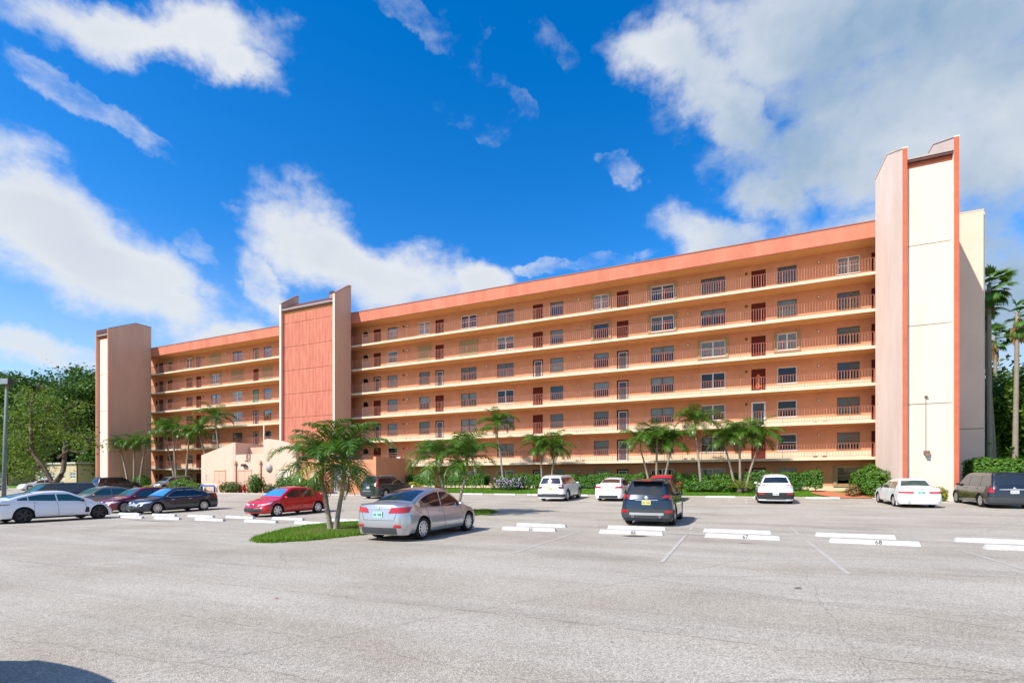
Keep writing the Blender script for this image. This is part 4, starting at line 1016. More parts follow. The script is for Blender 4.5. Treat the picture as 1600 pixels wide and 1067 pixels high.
# SUV profiles
def prof_suv(L, H, belt, hood, tg, rb, rc, rd, tailz=.95):
    a = L/2
    deck = [(-a, tailz-.04), (-a+.1, tailz), (-a+.6, belt+.02), (rd-.6, belt-.03), (rd, hood+.05), (a-.8, hood-.01), (a-.3, hood-.10), (a, hood-.22)]
    roof = [(-a+.07, tailz-.05), (-a+.20+(tg)*.5, tailz+(H-tailz)*.55), (-a+.28+tg, H-.06), (rb, H), ((rb+rc)/2, H+.01), (rc, H-.05), (rc+(rd-rc)*.5, hood+(H-hood)*.56), (rd, hood+.03)]
    return deck, roof
def roof_rails(e, mt, x0, x1, z):
    for sd in (1, -1):
        m = MB(); m.tube([(x0, sd*.60, z-.05), (x0+.1, sd*.60, z+.02), ((x0+x1)/2, sd*.60, z+.04), (x1-.1, sd*.60, z+.02), (x1, sd*.60, z-.05)], .018, 6); m.build('roof_rail', mt, e['T'], True)
def cladding(e, mt=M_blk, z=.32):
    for sd in (1, -1):
        e['patch']('sill_cladding', mt, sd, [(e['sx'](e['xr']+.40), .2), (e['sx'](e['xf']-.40), .2), (e['sx'](e['xf']-.40), z), (e['sx'](e['xr']+.40), z)], .012)
        for xw in (e['xr'], e['xf']):
            m = MB(); rows = []
            for i in range(17):
                an = pi*i/16; R = e['R']; rows.append([e['surf'](sd, e['sx'](xw+(R+q)*cos(an)), e['r']+(R+q)*sin(an)*1.0, .010) for q in (0, .06)])
            m.grid(rows); m.build('arch_trim', mt, e['T'], True)
def wiper(e, x, z): 
    m = MB(); m.box(x-.03, x+.0, -.05, .32, z, z+.02); m.build('rear_wiper', M_blk, e['T'])
# dark blue crossover, large in the middle
P_navy = paint('navy', (.010, .022, .045), .3, .18)
dk, rf = prof_suv(4.52, 1.66, 1.08, 1.02, .16, -1.5, .35, 1.25, 1.02)
def esc(e):
    b_ = e['b']
    lights(e, [[(.50, .98), (1.02, .98), (1.06, 1.14), (.62, 1.13)]], [[(.4, .75), (1.1, .8), (1.25, .9), (.45, .84)]])
    plate(e, .86, PL_Y); emblem(e, 1.03, False, .07)
    e['band']('rear_bumper', M_gry, 0, b_+.25, .30, .62, .014)
    e['band']('skid_plate', M_silv, 0, .60, .41, .50, .024)
    for sd in (1, -1): e['patch']('rear_reflector', M_tail, sd, [(.66, .50), (.90, .50), (.90, .59), (.66, .59)], .024)
    exhaust(e, (-.48, .48), .37); cladding(e)
    roof_rails(e, M_blk, -1.5, .35, 1.67)
    x = -2.05; m = MB(); m.prism([(-2.12, 1.62), (-1.80, 1.67), (-1.80, 1.70), (-2.14, 1.65)], 'y', -.55, .55); m.build('spoiler', P_navy, e['T']); m = MB(); m.box(-2.15, -2.13, -.13, .13, 1.63, 1.65); m.build('brake_light', M_tail, e['T'])
    e['band']('chrome_strip', M_silv, 0, .40, .945, .965, .012)
    wiper(e, -2.12, 1.15)
escs = sp_base(L=4.52, W=1.84, H=1.66, wb=2.69, ro=.98, deck=dk, roof=rf, belt=1.08, paint=P_navy, xmid=0, r=.36, spokes=5, rimm=M_rim, rimr=.62, gf=(1.14, 1.54), gr=(1.12, 1.52), wr=.60, side=[(-1.85, -1.15), (-1.08, -.15), (-.08, 1.0)], doors=[(-.13, -.08), (.95, 1.02), (-1.05, -.95)], handles=[-.4, .6], mirror=.95, details=esc, er=.05, corn=(.22, .30, .55, .48))
car('dark navy crossover seen from behind with yellow plate and twin exhausts', 'car', escs, -2.85, 19.25, 1)

# white crossover (right of the navy one, near the lawn)
dk, rf = prof_suv(4.62, 1.66, 1.10, 1.02, .22, -1.3, .3, 1.2, 1.05)
def cher(e):
    lights(e, [[(.46, 1.02), (.98, 1.03), (1.02, 1.14), (.55, 1.12)]], [[(.4, .85), (1.1, .88), (1.2, .94), (.45, .9)]])
    e['band']('rear_bumper', M_blk, 0, e['b']+.3, .30, .68, .014); plate(e, .60, PL_W)
    for sd in (1, -1): e['patch']('rear_reflector', M_tail, sd, [(.58, .56), (.90, .56), (.88, .64), (.60, .64)], .024)
    e['band']('skid_plate', M_gry, 0, .5, .28, .36, .02); cladding(e); roof_rails(e, M_blk, -1.3, .4, 1.67); emblem(e, .98); wiper(e, -2.1, 1.16)
chs = sp_base(L=4.62, W=1.86, H=1.66, wb=2.70, ro=.98, deck=dk, roof=rf, belt=1.10, paint=P_white, xmid=0, r=.36, spokes=5, rimm=M_rim, gf=(1.14, 1.54), gr=(1.16, 1.54), wr=.58, side=[(-1.8, -1.15), (-1.08, -.15), (-.08, .95)], doors=[(-.13, -.08)], handles=[-.4, .6], mirror=.92, details=cher, er=.05, corn=(.25, .34, .55, .48))
car('white crossover with dark lower bumper, seen straight from behind near the lawn', 'car', chs, 2.25, 33.1, 1)
# white boxy crossover
dk, rf = prof_suv(4.81, 1.70, 1.12, 1.05, .12, -1.6, .3, 1.2, 1.05)
def kia(e):
    lights(e, [[(.62, .86), (.98, .86), (1.05, 1.12), (.50, 1.12)]], [[(.4, .85), (1.0, .88), (1.1, .98), (.45, .94)]], tm=mat('tail_dark_red', (.10, .02, .025), .2, .6, coat=.5))
    e['band']('rear_bumper', M_gry, 0, e['b']+.3, .30, .50, .014); plate(e, .86, PL_Y); e['band']('chrome_strip', M_silv, 0, .6, .52, .55, .016); cladding(e, M_gry); roof_rails(e, M_silv, -1.6, .4, 1.71)
    e['band']('tailgate_strip', M_gry, 0, .45, .99, 1.02, .012)
kis = sp_base(L=4.81, W=1.90, H=1.70, wb=2.815, ro=1.02, deck=dk, roof=rf, belt=1.12, paint=P_white, xmid=0, r=.37, spokes=5, rimm=M_rim, rimr=.72, gf=(1.17, 1.58), gr=(1.16, 1.58), wr=.62, side=[(-2.0, -1.25), (-1.18, -.2), (-.12, .95)], doors=[(-.17, -.12), (-1.1, -1.1), (.9, 1.0)], handles=[-.45, .55], mirror=.92, details=kia, er=.05, corn=(.20, .26, .55, .48))
car('white boxy crossover with grey bumper and yellow plate in front of the pair of palms', 'car', kis, -11.15, 32.3, 1)
# white sedan right of it
dk, rf = prof_sedan(4.87, 1.48, .98, .9, 1.10, -1.75, -.85, .2, 1.15, 0)
def fus(e):
    e['band']('rear_valance', M_gry, 0, .62, .22, .40, .012); e['band']('chrome_strip', M_silv, 0, .5, .93, .955, .012)
fuss = sp_base(L=4.87, W=1.85, H=1.48, wb=2.85, ro=1.08, deck=dk, roof=rf, belt=.98, paint=P_white, xmid=-.2, r=.33, spokes=10, rimm=M_rim, gf=(1.0, 1.4), gr=(1.14, 1.39), side=[(-1.2, -.25), (-.17, .95)], doors=[(-.22, -.17), (.9, .98)], handles=[-.4, .6], mirror=.86, er=.05, glass=mat('car_glass_brown', (.06, .03, .02), .05, .8, coat=.3),
   details=det_sedan([[(.42, .86), (1.0, .88), (1.1, 1.0), (.50, .98)]], [[(.3, .6), (1.1, .68), (1.2, .76), (.36, .68)]], PL_W, .78, fus))
car('white sedan with red tail lamps between the white crossover and navy crossover', 'car', fuss, -7.45, 33.2, 1)
# red car ahead of the navy crossover
rd2 = dict(chs); rd2.update(paint=P_mar, H=1.72)
rd2['paint'] = P_red
car('red crossover by the hedge, only its roof above the navy crossover', 'car', rd2, -4.15, 33.0, 1)
# old white sedan at right
P_ow = paint('old_white', (.78, .78, .76), 0, .3)
dk, rf = prof_sedan(4.80, 1.42, .94, .86, 1.00, -1.55, -.95, .25, 1.15, 0)
def cam_ex(e):
    e['band']('side_moulding', P_ow, .9, 1.0, .4, .5, .005)
    for sd in (1, -1):
        m = MB(); x = e['xr']-.42; m.box(x-.01, x+.01, min(sd*(e['b']-.28), sd*(e['b']-.03)), max(sd*(e['b']-.28), sd*(e['b']-.03)), .12, .36); m.build('mud_flap', P_ow, e['T'])
cms = sp_base(L=4.80, W=1.78, H=1.42, wb=2.67, ro=1.12, deck=dk, roof=rf, belt=.94, paint=P_ow, xmid=-.2, r=.31, spokes=6, rimm=M_rim, gf=(.97, 1.34), gr=(1.05, 1.34), side=[(-1.2, -.3), (-.22, .92)], doors=[(-.27, -.22), (.9, .96), (-1.1, -1.0)], handles=[-.45, .5], mirror=.86, mm=M_gry, er=.04, corn=(.24, .34, .5, .45), glass=mat('car_glass_green', (.05, .065, .04), .06, .8, coat=.3),
   details=det_sedan([[(.32, .74), (.98, .75), (.99, .84), (.30, .83)]], [[(.3, .6), (1.0, .64), (1.1, .72), (.36, .68)]], PL_T, .79, cam_ex, exh=(.5,)))
car('old white sedan with long red tail lamps at the foot of the tall cream tower', 'car', cms, 8.55, 32.1, 1, rot=.03)
# dark minivan at the right edge
P_van = paint('dark_blue_van', (.018, .022, .032), .25, .22)
dk, rf = prof_suv(5.0, 1.71, 1.05, .95, .22, -1.9, .65, 1.65, 1.0)
def van(e):
    for sd in (1, -1): e['patch']('tail_light', M_tail, sd, [(.74, .80), (1.0, .80), (.98, 1.03), (.76, 1.03)], .012)
    lights(e, [], [[(.4, .65), (1.0, .68), (1.1, .8), (.45, .76)]])
    plate(e, .82, PL_W); e['band']('rear_bumper', M_gry, 0, e['b']+.2, .28, .56, .02); e['band']('chrome_strip', M_silv, 0, .55, .92, .97, .012); emblem(e, .99); cladding(e, P_van, .3)
vns = sp_base(L=5.0, W=1.88, H=1.71, wb=2.97, ro=1.08, deck=dk, roof=rf, belt=1.05, paint=P_van, xmid=.2, r=.34, spokes=5, rimm=M_rim, rimr=.66, gf=(1.07, 1.64), gr=(1.10, 1.62), wr=.66, side=[(-2.2, -1.15), (-1.08, .12), (.2, 1.35)], doors=[(.16, .16), (-1.1, -1.1), (1.3, 1.35)], handles=[-.95, .4], mirror=1.3, mm=M_blk, details=van, er=.05, corn=(.2, .26, .6, .5), glass=mat('car_glass_van', (.02, .025, .025), .05, .9, coat=.3))
car('dark minivan cut by the right edge of the photo, square red tail lamp', 'van', vns, 12.35, 32.6, 1, name='parked_minivan')
# dark estate near the gate
P_est = paint('dark_grey_estate', (.045, .055, .065), .35, .25)
dk, rf = prof_suv(4.80, 1.74, 1.10, 1.05, .18, -1.7, .25, 1.15, 1.05)
def est(e):
    for sd in (1, -1):
        e['patch']('tail_light', M_tail, sd, [(.68, .86), (.98, .86), (.98, 1.06), (.76, 1.06)], .012)
        m = MB(); rows = []
        for i in range(6):
            z = 1.04+.52*i/5; x = -2.4+.10+.30*(i/5)**1.3; rows.append([(x-.045, sd*(e['yw'](z)-.07), z), (x-.02, sd*(e['yw'](z)+.022), z), (x+.13, sd*(e['yw'](z)+.022), z)])
        m.grid(rows); m.build('tail_light', M_tail, e['T'])
    lights(e, [], [[(.4, .75), (1.0, .78), (1.1, .88), (.45, .84)]]); plate(e, .90, PL_W); e['band']('rear_bumper', M_gry, 0, e['b']+.2, .30, .58, .02); e['band']('chrome_strip', M_silv, 0, .6, .60, .63, .024); cladding(e, M_gry); roof_rails(e, M_silv, -1.7, .4, 1.75)
ests = sp_base(L=4.80, W=1.90, H=1.74, wb=2.86, ro=1.02, deck=dk, roof=rf, belt=1.10, paint=P_est, xmid=0, r=.36, spokes=5, rimm=M_rim, gf=(1.16, 1.6), gr=(1.18, 1.6), wr=.62, side=[(-2.0, -1.25), (-1.18, -.2), (-.12, .9)], doors=[(-.17, -.12)], handles=[-.45, .55], mirror=.92, details=est, er=.05, corn=(.22, .28, .55, .48), chrome=True)
car('dark grey estate with tall red tail lamps parked by the white gate', 'car', ests, -26.15, 32.0, 1)
# silver small crossover by the left wing, nose to the camera
dk, rf = prof_suv(4.57, 1.66, 1.08, 1.0, .2, -1.5, .3, 1.25, 1.02)
def rav(e):
    lights(e, [[(.5, .9), (1.0, .9), (1.05, 1.05), (.6, 1.05)]], [[(.35, .70), (1.1, .78), (1.3, .90), (.42, .80)]]); grille_gaping(e, .34, .52, .5, M_blk); cladding(e); 
ravs = dict(chs); ravs.update(deck=dk, roof=rf, L=4.57, paint=P_silver, details=rav)
car('silver crossover nose out beside the entrance building under leaning palms', 'car', ravs, -61.3, 39.0, -1)
# grey crossover by the left tower
P_gm = paint('gunmetal', (.035, .04, .05), .35, .25)
crv = dict(kis); crv.update(paint=P_gm, details=est)
crv['L'] = 4.81
crv['details'] = cher
car('dark grey crossover at the foot of the left tower', 'car', crv, -67.4, 33.7, 1)
# dark people carrier behind the champagne sedan
mv = dict(vns); mv.update(paint=paint('slate', (.03, .045, .06), .3, .25), wsglass=M_cgt)
car('dark slate minivan with a pale windshield behind the forked tree', 'van', mv, -44.8, 20.8, -1, name='parked_minivan')
car('white sedan nose out far left beyond the forked tree', 'car', fuss, -88.2, 37.8, -1)
car('white sedan at the far left edge, only a corner showing', 'car', fuss, -94.4, 31.6, 1)
# crossover parked just outside the picture whose roof shadow falls in the near left corner
car('black minivan parked beside the camera, only its shadow in the photo', 'van', dict(vns, paint=P_blk, roofpaint=P_blk), -6.15, .25, -1, name='parked_minivan')

# ------------------------------------------------------------------ plants
def frond_mesh(name, length, e0, droop, nl=32, leaf=.66, wid=.042, seed=0, mt=None, hang=.8):
    """arching rachis along +x with two rows of hanging leaflets"""
    rnd = random.Random(seed); m = MB(); N = 14; pts = []; x = z = 0; an = e0
    for i in range(N+1):
        pts.append((x, 0, z)); x += cos(an)*length/N; z += sin(an)*length/N; an -= droop/N*(.6+1.0*i/N)
    m.tube(pts, [.022-.017*i/N for i in range(N+1)], 5, cap=False)
    def at(u):
        f = u*N; i = min(int(f), N-1); f -= i; p, q = Vector(pts[i]), Vector(pts[i+1]); return p+(q-p)*f, (q-p).normalized()
    for k in range(nl):
        u = .14+.86*(k+.5)/nl; p, d = at(u); up = Vector((0, 1, 0)).cross(d)*-1
        l = leaf*(sin(pi*min(1, .18+.80*u))**.6)*rnd.uniform(.85, 1.12)*(1.0 if u < .85 else .8)
        for s in (-1, 1):
            side = Vector((0, s, 0)); dr = (side*rnd.uniform(.62, .9)+d*rnd.uniform(.45, .75)+up*rnd.uniform(.05, .35)).normalized()
            g_ = Vector((0, 0, -1)); p0 = p; w0 = wid*.7; q = (d*1.0).normalized()
            P = []
            cur = Vector(p0); dd = dr
            for j in range(4):
                ww = (w0, wid, wid*.8, .006)[j]; P.append((tuple(cur-q*ww/2), tuple(cur+q*ww/2))); cur = cur+dd*l/3; dd = (dd+g_*hang*(.5+.35*j)).normalized()
            i = len(m.v)
            for a_, b_ in P: m.v += [a_, b_]
            for j in range(3): m.f.append((i+2*j, i+2*j+1, i+2*j+3, i+2*j+2)); m.m.append(0)
    return m.mesh(name, mt or M_frond)
FR = {'up': [frond_mesh('frond', 2.0, 1.42, 1.5, seed=1), frond_mesh('frond', 1.9, 1.2, 1.9, seed=2)],
      'mid': [frond_mesh('frond', 2.1, .98, 2.0, seed=3), frond_mesh('frond', 2.05, .75, 2.0, seed=4)],
      'low': [frond_mesh('frond', 1.85, .45, 2.0, seed=5), frond_mesh('frond', 1.6, .05, 1.6, seed=6)]}
DF = frond_mesh('dead_frond', 1.5, -.3, 1.2, 22, .4, .04, 12, M_dead, .9)
CROWN = 1.14
def crown(T, c, sc, n=15, seed=0, wind=0, dead=1):
    sc *= CROWN; n += 4
    rnd = random.Random(seed)
    for i in range(n):
        f = i/(n-1); kind = 'up' if f < .27 else ('mid' if f < .67 else 'low')
        me = rnd.choice(FR[kind]); o = link('frond', me, T, c)
        o.rotation_euler = (rnd.uniform(-.12, .12), rnd.uniform(-.16, .16), i*2.399+rnd.uniform(-.3, .3)); s = sc*rnd.uniform(.86, 1.1); o.scale = (s, s, s)
def palm(label, base, trunks, group, sc=1.0, seed=0, n=15, r0=.13, shaft=.7):
    """trunks: list of (foot dx,dy, top dx,dy, height to the crown)"""
    t, y = base; z = gz(t, y)
    T = thing('palm_tree', label, 'palm tree', (t, y, z), 0, group)
    for k, (fx_, fy_, tx, ty, h) in enumerate(trunks):
        N = 16; hs = h-shaft*sc; P = []; Rr = []
        for i in range(N+1):
            u = i/N; P.append((fx_+(tx-fx_)*u**1.35, fy_+(ty-fy_)*u**1.35, -.08+(hs+.08)*u)); Rr.append(r0*(1+.9*max(0, 1-u*7)**2)*(1-.42*u)*(1+.035*((i % 2)*2-1)))
        m = MB(); m.tube(P, Rr, 10); m.build('trunk', M_palmb, T, True)
        p = P[-1]; m = MB(); m.tube([p, (p[0]+(tx-fx_)*.03, p[1], hs+shaft*sc*.35), (tx, ty, h+.05)], [r0*.62, r0*.72, r0*.40], 10); m.build('crownshaft', M_shaft, T, True)
        crown(T, (tx, ty, h-.02), sc, n, seed*7+k)
        if (seed+k) % 4 != 2:
            for q in range(2):
                o = link('dead_frond', DF, T, (tx, ty, h-.12)); o.rotation_euler = (.2, .55+.2*q, seed*1.3+q*2.2+k); o.scale = (sc*.8, sc*.8, sc*.9)
        if seed % 3 != 1:
            rnd = random.Random(seed+k); m = MB()
            for q in range(5):   # dry flower stalk below the crownshaft
                an = rnd.uniform(0, 6.28); m.tube([(p[0], p[1], hs-.02), (p[0]+.25*cos(an), p[1]+.25*sin(an), hs-.05), (p[0]+.38*cos(an), p[1]+.38*sin(an), hs-.4)], [.014, .012, .006], 4)
            m.build('flower_stalk', M_dead, T)
    return T
palm('twin-trunk palm with drooping fronds on the near grass island', (-12.55, 13.05), [(-.09, 0, -.38, -.1, 2.3), (.09, .05, .36, .15, 2.3)], None, .93, 3, 12, .10, .72)
palm('left-hand palm of the pair behind the silver sedan', (-12.9, 21.2), [(0, 0, -.5, .0, 2.75)], 'palms in the second grass island', .95, 5, 14, .10)
palm('right-hand palm of the pair behind the silver sedan', (-12.3, 21.0), [(0, 0, .5, .1, 2.7)], 'palms in the second grass island', .95, 6, 14, .10)
GP = 'palms along the front of the building'
def hp(y, s): return (752-y)/s
for i, (tb, xt, h, sc, lab) in enumerate([
    (-18.7, -.75, 6.3, .98, 'tall slim single palm standing alone in front of the middle galleries'),
    (-15.1, -.2, 4.1, .98, 'left palm of the pair behind the white boxy crossover'), (-14.3, .35, 4.0, .98, 'right palm of the pair behind the white boxy crossover'),
    (-6.0, -.75, 4.3, .95, 'left palm of the trio behind the navy crossover'), (-5.5, .05, 4.6, .92, 'middle palm of the trio behind the navy crossover'), (-5.0, .55, 4.1, .95, 'right palm of the trio behind the navy crossover'),
    (-2.2, -.4, 5.6, .98, 'taller palm standing alone right of the trio by the navy crossover'),
    (.15, -.65, 4.2, .95, 'left palm of the trio left of the white crossover'), (.5, -.05, 4.6, .92, 'middle palm of the trio left of the white crossover'), (.85, .85, 4.3, .95, 'right palm of the trio left of the white crossover')]):
    palm(lab, (tb, 40.2+.2*(i % 2)), [(0, 0, xt, .1, h-.4)], GP, sc, 11+i, 15, .105)
for i, (tb, xt, h, sc, lab) in enumerate([
    (-71.5, -1.9, 5.7, .95, 'leftmost leaning palm at the left tower'), (-70.3, -.2, 6.0, .95, 'upright middle palm at the left tower'), (-69.2, .9, 5.8, .95, 'right palm of the three at the left tower'),
    (-65.7, -2.6, 7.6, 1.15, 'pale-trunked palm leaning left in front of the left wing'), (-65.0, -.9, 7.3, 1.1, 'second pale-trunked palm leaning left in front of the left wing'), (-63.6, .4, 6.6, 1.0, 'straight palm above the silver crossover'),
    (-58.3, -2.3, 7.0, 1.1, 'palm leaning left behind the entrance building'), (-56.9, -1.2, 8.5, 1.2, 'tallest palm at the left end of the entrance building')]):
    palm(lab, (tb, 40.5+.3*(i % 2) if i > 2 else 38.5), [(0, 0, xt, .1, h)], 'palms along the left wing', sc, 31+i, 14, .15)
# fan palms at the right
def fan_leaf(seed):
    rnd = random.Random(seed); m = MB(); m.tube([(0, 0, 0), (.5, 0, .05), (.95, 0, .0)], [.03, .02, .015], 4); n = 22
    for i in range(n):
        an = -1.35+2.7*i/(n-1); l = .95*(1-.25*abs(an)/1.35)*rnd.uniform(.85, 1.1); d = Vector((cos(an), sin(an), .05)); q = Vector((-d.y, d.x, 0)); p = Vector((.95, 0, 0)); w0 = .05; P = []
        for j in range(5):
            P += [tuple(p-q*w0*(.4, 1, 1, .6, .1)[j]), tuple(p+q*w0*(.4, 1, 1, .6, .1)[j])]; p = p+d*l/4; d = (d+Vector((0, 0, -.14-.16*j))).normalized()
        k = len(m.v); m.v += P
        for j in range(4): m.f.append((k+2*j, k+2*j+1, k+2*j+3, k+2*j+2)); m.m.append(0)
    return m.mesh('fan_leaf', M_fan)
FL_ = [fan_leaf(i) for i in range(3)]
def fanpalm(label, t, y, h, lean, sc, seed, n=26):
    T = thing('fan_palm', label, 'palm tree', (t, y, gz(t, y)), 0, 'tall fan palms right of the building'); rnd = random.Random(seed); N = 14
    P = [(lean*(i/N)**1.2, 0, h*i/N-.1) for i in range(N+1)]; m = MB(); m.tube(P, [.19*(1-.4*i/N)*(1.3 if i == 0 else 1) for i in range(N+1)], 10); m.build('trunk', M_palmb, T, True)
    for i in range(n):
        f = i/(n-1); o = link('leaf', FL_[i % 3], T, (P[-1][0], 0, h-.1-.5*f)); el = 1.2-2.1*f
        az = i*2.399+rnd.uniform(-.3, .3)
        # the wind carries the leaves to the right
        d = Vector((cos(az)*cos(el)+.55, sin(az)*cos(el), sin(el))).normalized(); o.rotation_euler = (rnd.uniform(-.5, .5), -math.asin(d.z), atan2(d.y, d.x)); s = sc*rnd.uniform(.85, 1.15); o.scale = (s, s, s)
    m = MB()
    for i in range(26):
        an = rnd.uniform(0, 6.28); r_ = rnd.uniform(.2, .4); z = h-.5-rnd.uniform(0, 1.2); m.quad((P[-1][0]+.12*cos(an), .12*sin(an), z), (P[-1][0]+r_*cos(an), r_*sin(an), z-.2), (P[-1][0]+r_*cos(an+.4), r_*sin(an+.4), z-.9), (P[-1][0]+.14*cos(an+.4), .14*sin(an+.4), z-.6))
    m.build('dead_skirt', M_dead, T)
fanpalm('tallest windblown fan palm just right of the tower', 17.4, 48, 15.4, -.05, .86, 1)
fanpalm('fan palm with a leaning trunk, its crown half hidden by the tower', 17.95, 48.6, 14.2, -.75, .66, 2)
fanpalm('shorter distant fan palm between the leaning trunks', 22.3, 60, 14.2, -.2, .74, 3)
fanpalm('fan palm with a pale straight trunk near the right edge', 18.8, 48, 13.1, .15, .78, 4)
fanpalm('fan palm at the right edge, mostly outside the photo', 19.25, 47, 12.0, 1.3, .8, 5)

# broadleaf trees: limbs and leaf clumps
def leafcloud(mb, blobs, n, size, rnd, clump=34, spread=.55, flat=.6):
    tot = sum(b[3]**2 for b in blobs)
    for bx, by, bz, br in blobs:
        k = int(n*br*br/tot/clump)
        for _ in range(max(3, k)):
            while True:
                d = Vector((rnd.uniform(-1, 1), rnd.uniform(-1, 1), rnd.uniform(-.75, 1)))
                if .2 < d.length < 1: break
            d = d.normalized()*(rnd.random()**.30)*br; c = Vector((bx+d.x, by+d.y, bz+d.z*.8)); sp = spread*rnd.uniform(.7, 1.4)
            for _ in range(clump):
                o = Vector((rnd.gauss(0, sp), rnd.gauss(0, sp), rnd.gauss(0, sp*flat))); p = c+o
                nv = Vector((rnd.gauss(0, .6), rnd.gauss(0, .6), rnd.gauss(.8, .5))).normalized(); u = nv.orthogonal().normalized(); a_ = rnd.uniform(0, 6.28); u = (Matrix.Rotation(a_, 3, nv) @ u); v = nv.cross(u); s = size*rnd.uniform(.6, 1.3)
                i = len(mb.v); mb.v += [tuple(p-u*s), tuple(p-v*s*.5+u*s*.1), tuple(p+u*s), tuple(p+v*s*.5+u*s*.1)]; mb.f.append((i, i+1, i+2, i+3)); mb.m.append(0)
def tree(label, t, y, trunks, blobs, n, size, mt, seed, group=None, clump=34, spread=.55, z=None, name='broadleaf_tree'):
    rnd = random.Random(seed); T = thing(name, label, 'tree', (t, y, gz(t, y) if z is None else z), 0, group)
    for pts, r0, r1 in trunks:
        m = MB(); k = len(pts); m.tube(crom3(pts, 5), [r0+(r1-r0)*i/(5*(k-1)) for i in range(5*(k-1)+1)], 9); m.build('trunk' if pts[0][2] <= 0 else 'limb', M_bark, T, True)
    m = MB(); src = trunks[0][0][-1]
    for bx, by, bz, br in blobs:
        best = min((p for q in trunks for p in q[0][1:]), key=lambda p: (p[0]-bx)**2+(p[1]-by)**2+(p[2]-bz+br*.5)**2)
        mid = ((best[0]+bx)/2+rnd.uniform(-.4, .4), (best[1]+by)/2+rnd.uniform(-.4, .4), (best[2]+bz)/2+rnd.uniform(-.3, .5)); m.tube([best, mid, (bx, by, bz)], [.11, .07, .03], 6)
        for _ in range(4):
            an = rnd.uniform(0, 6.28); e = (bx+cos(an)*br*.8, by+sin(an)*br*.8, bz+rnd.uniform(-.3, .7)*br); m.tube([(bx, by, bz), ((bx+e[0])/2, (by+e[1])/2, (bz+e[2])/2+.2), e], [.035, .025, .012], 5)
    m.build('branches', M_bark, T)['kind'] = 'stuff'
    m = MB(); leafcloud(m, blobs, n, size, rnd, clump, spread); m.build('crown', mt, T)
    return T
def crom3(P, n):
    Q = [P[0]]+list(P)+[P[-1]]; out = []
    for i in range(1, len(Q)-2):
        for k in range(n):
            t = k/n; p0, p1, p2, p3 = Q[i-1:i+3]
            out.append(tuple(.5*((2*p1[j])+(-p0[j]+p2[j])*t+(2*p0[j]-5*p1[j]+4*p2[j]-p3[j])*t*t+(-p0[j]+3*p1[j]-3*p2[j]+p3[j])*t**3) for j in range(3)))
    out.append(tuple(P[-1])); return out
# forked tree among the left cars
tree('forked tree with a bare crooked trunk and sparse yellow-green leaves among the parked cars', -47.6, 20.4,
     [([(0, 0, -.1), (.0, 0, .9), (.1, 0, 1.6)], .30, .24), ([(.1, 0, 1.6), (.75, .3, 2.6), (.35, .6, 4.4), (.1, .8, 6.4), (-.2, .9, 7.4)], .20, .07), ([(.1, 0, 1.6), (-.8, -.2, 2.9), (-2.0, -.4, 4.2), (-2.4, -.3, 6.0), (-3.1, 0, 8.2), (-2.6, .3, 9.6)], .17, .06), ([(.3, .2, 3.6), (1.4, .4, 4.2), (2.6, .6, 4.0), (3.8, .6, 4.6)], .08, .03)],
     [(-4.4, 0, 3.2, 1.5), (-3.4, -.5, 4.6, 1.3), (-5.3, .4, 5.0, 1.6), (-2.2, .5, 6.4, 1.4), (-4.2, .6, 6.6, 1.5), (.4, .8, 6.0, 1.2), (2.0, .6, 4.9, .8), (3.4, .6, 4.9, .8), (-.6, -.3, 7.4, 1.1), (-3.4, .4, 8.6, 1.3), (-5.4, .4, 7.6, 1.3), (-1.4, -.5, 2.8, .8), (.9, .9, 7.6, .8)], 8500, .12, M_leafA, 5, clump=26, spread=.34)
TB = 'big trees behind the left end of the lot'
def bigtree(label, t, y, H, R, seed, mt, n=15000, size=.26, lo=.30, clump=40, group=TB, th=None, spread=.75):
    rnd = random.Random(seed); th = th or H*.38; bl = []
    for i in range(15):
        an = i*2.4; rr = R*(.25+.65*rnd.random()); zz = H*(lo+(1-lo)*.55*rnd.random()+.22*(1-rr/R)); bl.append((rr*cos(an), rr*sin(an), min(zz, H-R*.22), R*rnd.uniform(.27, .40)))
    bl.append((0, 0, H-R*.3, R*.36))
    tk = [([(0, 0, -.2), (.2, 0, th*.5), (0, .2, th)], .5, .34)]
    for i in range(4):
        an = i*1.6+seed; tk.append(([(0, .2, th), (R*.3*cos(an), R*.3*sin(an), th+H*.12), (R*.6*cos(an), R*.6*sin(an), th+H*.28)], .26, .10))
    tree(label, t, y, tk, bl, n, size, mt, seed, group, clump, spread)
bigtree('broad bright green tree behind the light pole, far left', -116, 46, 20, 11, 1, M_leafB, 24000, .32)
bigtree('tall olive tree in the middle of the left tree group', -110, 52, 22.5, 11, 2, M_leafB, 24000, .34)
bigtree('dense dark tree directly beside the left tower', -103, 50, 19.5, 9.5, 3, M_leafB, 28000, .32, .12)
bigtree('yellow-green tree at the left edge of the photo', -68, 22, 11, 5.5, 4, M_leafA, 16000, .20, .25)
bigtree('rounded tree rising behind the others at far left', -132, 48, 22, 12, 5, M_leafB, 22000, .36)
bigtree('deep green tree low beside the tower base', -98, 52, 12, 7, 6, M_leafB, 24000, .30, .08)
bigtree('dark rounded tree above the beige house roof', -107, 49, 14, 7.5, 7, M_leafB, 24000, .30, .30)
bigtree('mid-height dark tree behind the forked tree', -118, 47, 15, 8, 8, M_leafC, 22000, .32, .30)
TR = 'trees behind the right end of the building'
bigtree('large dark tree behind the fan palms', 27, 60, 12.6, 7, 11, M_leafB, 24000, .28, .06, group=TR)
bigtree('bright bushy tree at the right edge', 20.8, 51, 9.3, 3.6, 12, M_leafA, 14000, .2, .15, group=TR)
bigtree('dark rounded tree between the tower and the fan palms', 22.5, 66, 12.5, 6.0, 13, M_leafB, 20000, .28, .02, group=TR)
